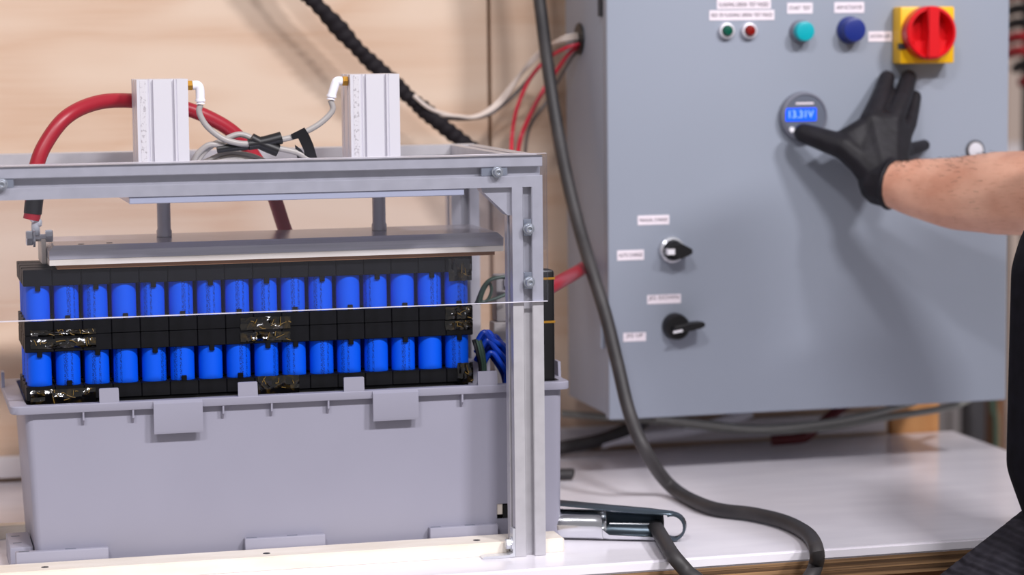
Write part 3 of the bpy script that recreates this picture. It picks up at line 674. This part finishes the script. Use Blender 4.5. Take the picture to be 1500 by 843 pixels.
ch('pivot', lathe(B(), [(.004, 0), (.004, .030)], A+U_*(-.055)+N_*.015+Zv*.030, -N_, 14), M['steel'], ca)
ch('spring', tube(B(), [A+U_*(-.05)+Zv*(.024+.0015*i)+(U_*cos(i*1.6)+N_*sin(i*1.6))*.004 for i in range(8)], .001, 4, 8), M['steel'], ca)

# ================================================================== CONTROL CABINET
CX0, CX1, CZ0, CZ1, CF = .1695, .6515, .0715, .80, .351
cab = thing('control_cabinet', 'grey steel control cabinet mounted on the plywood wall', 'cabinet', ((CX0+CX1)/2, .45, CZ0))
inv = Matrix.Translation(-Vector(cab.location))
ch('body', box(B(), CX0+.002, CX1-.002, CF+.0165, .527, CZ0+.003, CZ1-.003, .003), M['cabinet'], cab)
for z_ in (CZ0+.06, CZ1-.10): ch('mounting_strip', box(B(), CX0+.05, CX1-.055, .5272, WY-.0002, z_, z_+.03), M['dark_grey'], cab)
door = ch('door', box(B(), CX0, CX1, CF, CF+.016, CZ0, CZ1, .0025), M['cabinet'], cab)
def sub(name, bm, m, p): return obj(name, bm, m, p)
hole = onz  # (kept for clarity: the cable hole is on the left side)
d = ray(850, 57); hp_ = CAM+d*((CX0+.002-CAM.x)/d.x)
ch('cable_grommet', lathe(B(), [(.017, 0), (.0185, .001), (.0175, .003), (.013, .0035)], (CX0+.0022, hp_.y, hp_.z), (-1, 0, 0), 28), M['black_plastic'], cab)
d = ray(866, 389); hq = CAM+d*((CX0+.002-CAM.x)/d.x)
ch('cable_grommet', lathe(B(), [(.014, 0), (.0155, .001), (.0145, .003), (.010, .0035)], (CX0+.0022, hq.y, hq.z), (-1, 0, 0), 28), M['black_plastic'], cab)
def label(xa, ya, xb, yb, txt, wfrac=.86, up=0., sz=.55):
    p0, p1 = at(xa, yb, CF), at(xb, ya, CF)
    l = ch('label', box(B(), p0.x, p1.x, CF-.0006, CF-.0001, p0.z, p1.z), M['label'], cab); l['label'] = 'white printed label tape'
    t = text('lettering', txt, (p1.z-p0.z)*sz, ((p0.x+p1.x)/2, CF-.0008, (p0.z+p1.z)/2+up*(p1.z-p0.z)), M['ink'], l, (p1.x-p0.x)*wfrac, .00012)
label(1050, -3, 1129, 13.5, 'FLASHING GREEN: TEST PASSED', .92, -.1)
label(1039, 14.5, 1134, 30, 'RED OR FLASHING GREEN: TEST FAILED', .94)
label(1153, 4, 1190, 20, 'START TEST')
label(1222, 3, 1265.5, 19, 'ARM ACTUATOR', .86)
label(1272, 46, 1306, 61, 'SYSTEM OFF')
label(934, 315, 980, 330, 'MANUAL CHARGE', .88)
label(904, 366, 943, 382, 'AUTO CHARGE', .88)
label(948, 431, 997, 446, 'JIG DOWN', .9, .16, .6)
label(913, 487, 946, 501, 'JIG UP', .75, .16, .6)
FV = (0, -1, 0)
def ctl(px, py): p = at(px, py, CF); return Vector((p.x, CF, p.z))
for px, m_, nm in ((1063, 'green_lens', 'green pilot lamp in a chrome ring'), (1096, 'red_lens', 'red pilot lamp in a chrome ring')):
    p = ctl(px, 45)
    r_ = lab(ch('pilot_lamp', lathe(B(), [(.0090, 0), (.0092, .003), (.0085, .006), (.0066, .0065), (.0066, .004)], p, FV, 28), M['alu_light'], cab), nm)
    sub('lens', lathe(B(), [(.0064, .003), (.0062, .008), (.0045, .0105), (.0001, .0115)], p, FV, 24), M[m_], r_)
for px, py, m_, rr, nm in ((1172, 46, 'teal', .0112, 'teal push button'), (1244, 44, 'navy', .0135, 'dark blue push button')):
    p = ctl(px, py)
    bt = lab(ch('push_button', lathe(B(), [(rr+.0018, 0), (rr+.0018, .003), (rr+.0008, .0055), (rr+.0004, .008), (rr-.0006, .0082)], p, FV, 32), M['ring_grey'] if m_ == 'teal' else M['navy'], cab), nm)
    sub('cap', lathe(B(), [(rr-.0004, .004), (rr, .0155), (rr-.0008, .0175), (rr-.003, .0182), (.0001, .0178)], p, FV, 32), M[m_], bt)
# main switch
p = ctl(1348, 49); x0, x1 = at(1312, 49, CF-.012).x, at(1394, 49, CF-.03).x
ms = lab(ch('main_switch', box(B(), p.x-.0345, p.x+.0315, CF-.024, CF-.0001, p.z-.034, p.z+.030, .0025), M['yellow'], cab), 'yellow main switch with red rotary handle')
pc = Vector((p.x-.0040, CF-.024, p.z+.0005))
b = lathe(B(), [(.0292, 0), (.0300, .0015), (.0300, .016), (.0285, .0180), (.0262, .0182), (.0252, .0165), (.0240, .0012), (.0001, .0012)], pc, FV, 40)
sub('red_dial', b, M['red_plastic'], ms)
b = B()
prism(b, [(pc.x-.0075, pc.z+.0285), (pc.x+.0075, pc.z+.0285), (pc.x+.0058, pc.z), (pc.x+.0075, pc.z-.0285), (pc.x-.0075, pc.z-.0285), (pc.x-.0058, pc.z)], pc.y-.0235, pc.y-.001, 'y')
bmesh.ops.bevel(b, geom=b.edges[:], offset=.0018, segments=2, affect='EDGES')
for sg in (1, -1):
    for zz in (1, -1): pass
sub('red_grip', b, M['red_plastic'], ms)
b = B()
for zz in (1, -1):
    prism(b, [(pc.x+.02*cos(radians(a)), pc.z+zz*(.011+.016*sin(radians(a)))) for a in (-8, 30, 60, 90, 120, 150, 188)], pc.y-.012, pc.y-.001, 'y') if zz < 0 else None
sub('red_web', b, M['red_plastic'], ms)
sub('padlock_slot', box(B(), p.x-.0352, p.x-.028, CF-.026, CF-.018, p.z-.0175, p.z-.011), M['dark_grey'], ms)
# meter
p = ctl(1174, 170)
mt = lab(ch('panel_meter', lathe(B(), [(.0272, 0), (.0278, .003), (.0270, .0100), (.0246, .0125), (.0236, .0110), (.0001, .0108)], p, FV, 48), M['ring_grey'], cab), 'round grey panel meter with blue backlit screen')
sub('meter_face', lathe(B(), [(.0234, .0105), (.0234, .0113), (.0001, .0114)], p, FV, 40), M['face_grey'], mt)
sc0, sc1 = at(1151, 178, CF-.012), at(1196, 158, CF-.012)
sub('screen', box(B(), sc0.x, sc1.x, CF-.0122, CF-.0113, sc0.z, sc1.z), M['screen'], mt)
text('digits', '13.31V', .0115, ((sc0.x+sc1.x)/2-.001, CF-.0124, (sc0.z+sc1.z)/2), M['digits'], mt, (sc1.x-sc0.x)*.8)
q0, q1 = at(1166, 153, CF-.012), at(1192, 150, CF-.012)
sub('printed_bar', box(B(), q0.x, q1.x, CF-.0118, CF-.0113, q0.z, q1.z), M['label'], mt)
bq = at(1160, 190, CF-.012); sub('meter_button', lathe(B(), [(.0030, 0), (.0030, .0018)], (bq.x, CF-.0110, bq.z), FV, 16), M['white_plastic'], mt)
# selectors
p = ctl(983, 366)
s1 = lab(ch('selector_switch', lathe(B(), [(.0142, 0), (.0150, .002), (.0142, .006), (.0118, .0075), (.0112, .006)], p, FV, 32), M['steel'], cab), 'selector switch with chrome ring and black pointer knob')
b = lathe(B(), [(.0112, .004), (.0108, .015), (.0098, .0165), (.0001, .0168)], p, FV, 28)
c_ = Vector((p.x, 0, p.z)); prism(b, [(c_.x-.010, c_.z+.0045), (c_.x+.004, c_.z+.0088), (c_.x+.0165, c_.z+.0022), (c_.x+.0175, c_.z-.0008), (c_.x+.0165, c_.z-.0035), (c_.x+.004, c_.z-.0088), (c_.x-.010, c_.z-.0040)], CF-.024, CF-.010, 'y')
sub('knob', b, M['black_plastic'], s1)
sub('indicator', box(B(), p.x-.0118, p.x-.0035, CF-.0245, CF-.016, p.z-.0035, p.z+.0028), M['white_plastic'], s1)
p = ctl(988, 478)
s2 = lab(ch('selector_switch', lathe(B(), [(.0150, 0), (.0150, .004), (.0142, .012), (.0130, .0135), (.0001, .0138)], p, FV, 32), M['black_plastic'], cab), 'selector switch with black body and long lever')
a_ = radians(9)
b = B(); pol = [(-.012, .0035), (.008, .0042), (.020, .0034), (.0235, .0020), (.0235, -.0020), (.020, -.0034), (.008, -.0042), (-.012, -.0035)]
prism(b, [(p.x+.004+u*cos(a_)-v*sin(a_), p.z+u*sin(a_)+v*cos(a_)) for u, v in pol], CF-.027, CF-.011, 'y'); bmesh.ops.bevel(b, geom=b.edges[:], offset=.0008, segments=2, affect='EDGES')
sub('lever', b, M['black_plastic'], s2)
b = B(); pol = [(-.0105, .0012), (.0005, .0012), (.0005, -.0014), (-.0105, -.0014)]
prism(b, [(p.x+u*cos(a_)-v*sin(a_), p.z-.002+u*sin(a_)+v*cos(a_)) for u, v in pol], CF-.0276, CF-.0268, 'y')
sub('indicator', b, M['white_plastic'], s2)
p = ctl(1428, 220)
lk = lab(ch('door_lock', lathe(B(), [(.0115, 0), (.0115, .0012), (.0095, .002)], p, FV, 28), M['dark_grey'], cab), 'round chrome door lock')
sub('lock_face', lathe(B(), [(.0092, .001), (.0088, .0035), (.0001, .0042)], p, FV, 28), M['alu_light'], lk)
d = ray(880, 6); hq = CAM+d*((CX0+.002-CAM.x)/d.x)
ch('hinge', lathe(B(), [(.003, 0), (.003, .03)], (CX0-.0005, CF+.022, .52), (0, 0, 1), 12), M['dark_grey'], cab)
ch('hinge', lathe(B(), [(.003, 0), (.003, .03)], (CX0-.0005, CF+.022, .15), (0, 0, 1), 12), M['cabinet'], cab)

# cables under the cabinet
wire('conduit', [at(822, 606, .53), at(890, 612, .52), at(960, 617, .50), at(1020, 624, .48), at(1100, 631, .47), at(1200, 628, .46), at(1290, 613, .45), at(1390, 597, .45), at(1440, 575, .47)], .0042, M['conduit'], 'grey conduit sagging below the cabinet, longer one reaching the left', 'conduit', None)
wire('conduit', [at(960, 612, .44), at(1030, 620, .44), at(1110, 627, .43), at(1200, 620, .43), at(1270, 608, .43), at(1340, 590, .44)], .0038, M['conduit'], 'grey conduit sagging below the cabinet, shorter nearer one', 'conduit', None)
wire('dark_red_cable', [at(1250, 585, .49), at(1222, 606, .49), at(1190, 632, .49), at(1175, 642, .493), at(1130, 646, .50)], .0062, M['dark_red'], 'dark red cable dropping from the cabinet underside to the bench', 'cable')
wire('white_tube', [at(x, y, .53) for x, y in ((880, 650), (905, 644), (960, 638), (1010, 631), (1060, 618), (1100, 604))], .0070, M['white_plastic'], 'white plastic tube lying at the back of the bench below the cabinet', 'tube')
wire('black_cable', [at(x, y, .53) for x, y in ((700, 668), (780, 664), (830, 655), (880, 645), (925, 627), (960, 606))], .0083, M['rubber'], 'thick black cable on the bench behind the bin, rising under the cabinet', 'cable')
p0 = onz(790, 704, .0072); p1 = onz(834, 695, .0072)
wire('cable_stub', [(p0.x-.03, p0.y, .0072), (p0.x, p0.y, .0072), ((p0.x+p1.x)/2, p1.y, .0072), (p1.x, p1.y, .0072), (p1.x+.004, p1.y-.001, .0070)], (.0070, .0062), M['rubber'], 'black rounded cable end poking out behind the grey bin', 'cable')

# ================================================================== BACKGROUND, right of the wall
def bgbox(name, lbl, cat, xa, xb, ya, yb, Y, m_, dep=.3, group=None):
    p0, p1 = at(xa, yb, Y), at(xb, ya, Y)
    t = thing(name, lbl, cat, ((p0.x+p1.x)/2, Y+dep/2, FLOOR), 0, group); return t, p0, p1
t, p0, p1 = bgbox('metal_cabinet', 'pale grey metal cabinet far behind the bench end', 'cabinet', 1380, 1418, 430, 700, 1.5, None)
ch('body', box(B(), p0.x-.1, p1.x, 1.5, 1.9, FLOOR+.05, .55, .006), M['mid_grey'], t); ch('plinth', box(B(), p0.x-.09, p1.x-.01, 1.52, 1.88, FLOOR, FLOOR+.05), M['dark_grey'], t)
t, p0, p1 = bgbox('dark_rack', 'dark rack upright standing behind the bench end', 'rack', 1420, 1446, 400, 700, 1.4, None)
ch('upright', box(B(), p0.x, p1.x, 1.4, 1.44, FLOOR, .34, .002), M['dark_grey'], t); ch('foot', box(B(), p0.x-.02, p1.x+.02, 1.33, 1.5, FLOOR, FLOOR+.03), M['dark_grey'], t)
wire('green_hose', [at(1452, 560, 1.3), at(1455, 600, 1.3), at(1460, 650, 1.3), Vector((at(1460, 650, 1.3).x, 1.3, -.5)), Vector((at(1460, 650, 1.3).x+.03, 1.3, FLOOR+.006))], .005, M['green_wire'], 'dark green hose hanging far behind the bench end', 'hose')
t, p0, p1 = bgbox('wood_post', 'brown wooden post standing far behind the bench end', 'post', 1462, 1473, 400, 700, 1.6, None)
ch('shaft', box(B(), p0.x, p1.x, 1.6, 1.66, FLOOR, .5, .002), M['wood_brown'], t)
t, p0, p1 = bgbox('white_table', 'white table far behind the cabinet, its edge beside the forearm', 'table', 1440, 1600, 224, 240, 2.0, None)
ch('top', box(B(), p0.x, p1.x+.6, 2.0, 2.5, p0.z, p1.z, .003), M['white_paint'], t)
for x in (p0.x+.03, p1.x+.54):
    for y in (2.03, 2.44): ch('leg', box(B(), x, x+.04, y, y+.04, FLOOR, p0.z-.0002), M['dark_grey'], t)
t = thing('hose_rack', 'black rack with red and black hose coils far behind the cabinet', 'rack', at(1500, 60, 1.3))
q = at(1500, 70, 1.3)
ch('post', box(B(), q.x+.05, q.x+.08, 1.38, 1.41, FLOOR, .75, .002), M['dark_grey'], t)
for k in range(9):
    zc = at(1500, -28+21*k, 1.3).z; xo = .0 if k < 6 else .012*(k-5)
    ch('hose_coil', tube(B(), [Vector((q.x+.045+xo+.055*cos(a*pi/6), 1.32+.055*sin(a*pi/6), zc+.003*sin(a*2.1))) for a in range(13)], .0085, 4, 10), M['fabric_red'] if k in (1, 4, 5, 7) else M['black_plastic'], t)

# ================================================================== PERSON
ps = thing('person', 'person in dark shirt and black gloves reaching one arm to the meter', 'person', (.58, -.26, FLOOR))
pinv = Matrix.Translation(-Vector(ps.location))
def pc_(o): o.matrix_parent_inverse = pinv; return o
# joints of the right arm
W = at(1296, 269, .268); F1 = at(1342, 276, .238); F2 = at(1400, 284, .204); F3 = at(1460, 283, .172); F4 = at(1510, 283, .145); EL = Vector((.662, .062, .318)); SH = Vector((.615, -.10, .455))
K2, K3, K4, K5 = at(1277, 180, .297), at(1305, 181, .297), at(1322, 198, .302), at(1316, 222, .303)
def fingers(s=1., d=0.):
    n = lambda x, y, Y, r: (at(x, y, Y), r*s-d)
    return [
     [n(1277, 180, .297, .0150), n(1286, 155, .312, .0122), n(1294, 134, .328, .0108), n(1299, 115, .3402, .0096)],
     [n(1305, 181, .297, .0145), n(1316, 156, .310, .0120), n(1325, 135, .325, .0108), n(1331, 114, .3402, .0096)],
     [n(1322, 198, .302, .0112), n(1331, 180, .317, .0100), n(1336, 160, .331, .0090), n(1340, 142, .3412, .0080)],
     [n(1316, 222, .303, .0110), n(1330, 220, .318, .0084), n(1342, 217, .330, .0078), n(1354, 213, .3425, .0070)],
     [n(1262, 236, .283, .0165), n(1236, 215, .292, .0150), n(1206, 205, .307, .0132), n(1177, 195, .3225, .0114)]]
def hand(b, d=0.):
    fs = fingers(1., d)
    for f in fs: chain(b, f)
    hull(b, [(W, .0235-d), (K2, .0145-d), (K3, .0140-d), (K4, .0112-d), (K5, .0112-d)])
    hull(b, [(W, .0225-d), (at(1262, 236, .283), .0165-d), (K2, .011-d)])
    hull(b, [(at(1236, 213, .294), .0098-d), (at(1262, 236, .283), .0145-d), (at(1262, 192, .292), .0085-d)])
    hull(b, [(at(1228, 206, .298), .0095-d), (at(1250, 196, .294), .010-d), (K2, .0112-d), (at(1262, 236, .283), .0150-d)])
    hull(b, [(at(1310, 235, .285), .0155-d), (W, .022-d), (K5, .0108-d)])
    return b
gb = hand(B())
ax = (F1-W).normalized(); s_, t_ = frame_of(ax)
WR = W+ax*.004
hull(gb, [(W-ax*.004, .0262), (WR, .0268)])
rim = [WR+ax*.004+(s_*cos(2*pi*i/24)+t_*sin(2*pi*i/24))*.0272 for i in range(24)]
for i in range(24): hull(gb, [(rim[i], .0022), (rim[(i+1) % 24], .0022)])
# left arm rests on the near thigh
SL = Vector((.60, -.43, .455)); EL2 = Vector((.68, -.52, .20)); WL = Vector((.56, -.455, .085)); HL = Vector((.505, -.43, .075))
HIPR, HIPL = Vector((.555, -.185, .02)), Vector((.555, -.345, .02))
KNR, KNL = Vector((.20, -.20, -.17)), Vector((.225, -.325, -.125))
ANR, ANL = Vector((.335, -.20, -.585)), Vector((.335, -.33, -.55))
body = B()
chain(body, [(W, .0245), (W+ax*.012, .0262), (F1, .0325), (F2, .0405), (F3, .0455), (F4, .0465), (EL, .043)])
chain(body, [(EL, .043), ((EL+SH)/2, .046), (SH, .052)])
hand(body, .0048)
chain(body, [(SL, .052), ((SL+EL2)/2, .046), (EL2, .042), (EL2.lerp(WL, .35), .042), (WL, .026)])
hl = B()
def left_hand(b, d=0.):
    hull(b, [(WL, .024-d), (HL+Vector((0, .03, 0)), .0115-d), (HL+Vector((0, -.03, -.004)), .0115-d)])
    for k, (dy, ln) in enumerate(((.030, .060), (.010, .068), (-.010, .064), (-.030, .050))):
        p = HL+Vector((0, dy, 0)); chain(b, [(p, .011-d), (p+Vector((-ln*.5, dy*.15, -.012)), .0092-d), (p+Vector((-ln, dy*.2, -.038)), .0078-d)])
    chain(b, [(WL+Vector((-.01, .02, 0)), .015-d), (HL+Vector((.015, .055, -.004)), .0115-d), (HL+Vector((-.015, .07, -.014)), .0088-d)])
    return b
left_hand(body, .0048)
torso = [((.535, -.26, .02), (.125, .165, .10)), ((.500, -.26, .10), (.126, .160, .10)), ((.500, -.26, .285), (.122, .165, .06)), ((.555, -.26, .38), (.105, .175, .09)), ((.585, -.265, .455), (.075, .165, .05))]
chain(body, [(Vector(c), tuple(q_*.93 for q_ in r)) for c, r in torso])
NK = Vector((.585, -.265, .52)); HD = Vector((.565, -.26, .665))
chain(body, [(Vector((.592, -.265, .47)), .062), (NK, .052), (Vector((.580, -.263, .58)), .050)])
hull(body, [(HD+Vector((.012, 0, .030)), (.092, .074, .085)), (HD+Vector((-.035, .003, -.055)), (.042, .046, .045)), (HD+Vector((-.058, .004, -.075)), (.018, .022, .018))])
hull(body, [(HD+Vector((-.083, .004, .008)), .009), (HD+Vector((-.098, .004, -.022)), .012)])                    # nose
for sg in (1, -1):
    hull(body, [(HD+Vector((-.093, .004+sg*.010, -.028)), .007), (HD+Vector((-.086, .004, -.026)), .008)])
    hull(body, [(HD+Vector((.012, sg*.076, .015)), (.012, .008, .022)), (HD+Vector((.006, sg*.072, -.012)), (.010, .007, .014))])  # ears
    hull(body, [(HD+Vector((-.074, sg*.032, .030)), (.012, .020, .006)), (HD+Vector((-.078, sg*.020, .030)), (.010, .010, .006))])  # brows
hull(body, [(HD+Vector((-.082, -.018, -.057)), .007), (HD+Vector((-.082, .024, -.057)), .007)])                  # lips
chain(body, [(HIPR, .092), (KNR, .056), (KNR.lerp(ANR, .35), .056), (ANR, .036)]); chain(body, [(HIPL, .092), (KNL, .056), (KNL.lerp(ANL, .35), .056), (ANL, .036)])
for a in (ANR, ANL): hull(body, [(a+Vector((.015, 0, -.045)), .028), (a+Vector((-.15, 0, -.06)), .020)])
pc_(fused('body', body, .0042, M['skin'], ps, 8))
hb = B()
for i in range(190):
    f = random.random()*3; seq = [W+ax*.02, F1, F2, F3, F4]; k = int(f); c = seq[k].lerp(seq[k+1], f-k); rr = [.0275, .0325, .0405, .0455, .0465]; rad = rr[k]+(rr[k+1]-rr[k])*(f-k)
    d_ = (seq[k+1]-seq[k]).normalized(); s2, t2 = frame_of(d_); a = radians(random.gauss(95, 38)); nrm = s2*cos(a)+t2*sin(a)
    p0 = c+nrm*(rad-.002); tip = p0+nrm*.0028-d_*random.uniform(.005, .010)+Vector((0, 0, random.uniform(-.003, .001)))
    tube(hb, [p0, p0.lerp(tip, .6)+nrm*.001, tip], (.0002, .00008), 2, 3, False)
ho = pc_(obj('arm_hair', hb, M['hair'], ps)); ho['kind'] = 'stuff'
lab(pc_(fused('glove', gb, .0016, M['glove'], ps, 9)), 'black glove on the reaching hand')
hull(hl, [(WL, .028), (WL+(EL2-WL).normalized()*.02, .029)])
lab(pc_(fused('glove', left_hand(hl), .0022, M['glove'], ps, 5)), 'black glove resting on the thigh')
sh = chain(B(), [(Vector(c), r) for c, r in torso])
chain(sh, [(SH, .064), (SH.lerp(EL, .55), .060)]); chain(sh, [(SL, .064), (SL.lerp(EL2, .75), .060)])
hull(sh, [(SH, .060), (SL, .060), (Vector((.585, -.265, .40)), (.10, .17, .08))])
hull(sh, [(Vector((.592, -.265, .485)), (.062, .070, .022)), (Vector((.59, -.265, .46)), (.07, .10, .03))])
pc_(fused('shirt', sh, .006, M['shirt'], ps, 8))
tr = B()
hull(tr, [((.555, -.265, .0), (.125, .165, .085)), ((.55, -.265, .035), (.122, .16, .06))])
for h, k, a in ((HIPR, KNR, ANR), (HIPL, KNL, ANL)):
    chain(tr, [(h, .102), (h.lerp(k, .5), .086), (k, .070), (k.lerp(a, .35), .068), (k.lerp(a, .93), .056)])
tj = h
# cloth folds across the near thigh
ax2 = (KNL-HIPL).normalized(); u2, v2 = frame_of(ax2)
for i in range(13):
    f = .10+.065*i; c = HIPL.lerp(KNL, f); r = .1045-.034*f
    pts = [c+(u2*cos(a)+v2*sin(a))*r+ax2*(.018*cos(a*1.5+i)) for a in [radians(q_) for q_ in range(-40, 230, 18)]]
    for q0_, q1_ in zip(pts, pts[1:]): hull(tr, [(q0_, .0068), (q1_, .0068)])
pc_(fused('trousers', tr, .0042, M['trousers'], ps, 4))
hr = B(); hull(hr, [(HD+Vector((.022, 0, .045)), (.090, .080, .082)), (HD+Vector((.055, 0, .0)), (.055, .068, .06))])
hr2 = fused('hair', hr, .004, M['hair'], ps, 14); pc_(hr2)
for a in (ANR, ANL):
    b = hull(B(), [(a+Vector((.022, 0, -.050)), (.036, .036, .030)), (a+Vector((-.09, 0, -.062)), (.04, .042, .022)), (a+Vector((-.155, 0, -.066)), (.032, .036, .018))]); hull(b, [(a, .048), (a+Vector((.01, 0, -.05)), .042)])
    pc_(fused('shoe', b, .005, M['leather'], ps, 4))
for sg in (1, -1):
    e = HD+Vector((-.0665, .003+sg*.030, .012))
    eo = pc_(obj('eye', lathe(B(), [(.0001, -.011), (.0085, -.006), (.0105, 0), (.0085, .006), (.004, .0098), (.0001, .0102)], e, (-1, 0, -.15), 16), M['white_plastic'], ps))
    (obj('iris', lathe(B(), [(.0045, .0094), (.0045, .0103), (.0001, .0108)], e, (-1, 0, -.15), 14), M['hair'], eo))
# stool under the person
st = thing('work_stool', 'tall black work stool under the seated person beside the bench', 'stool', (.58, -.265, FLOOR))
ch('seat', lathe(B(), [(.16, 0), (.175, .012), (.175, .04), (.16, .052), (.0001, .056)], (.575, -.265, -.148), (0, 0, 1), 36), M['black_plastic'], st)
for k in range(4):
    a = pi/4+k*pi/2
    ch('leg', tube(B(), [Vector((.575+.11*cos(a), -.265+.11*sin(a), -.1475)), Vector((.575+.22*cos(a), -.265+.22*sin(a), FLOOR+.012))], .012, 2, 12, False), M['dark_grey'], st)
ch('foot_ring', tube(B(), [Vector((.575+.212*cos(i*pi/12), -.265+.212*sin(i*pi/12), -.665)) for i in range(25)], .010, 2, 10), M['steel'], st)
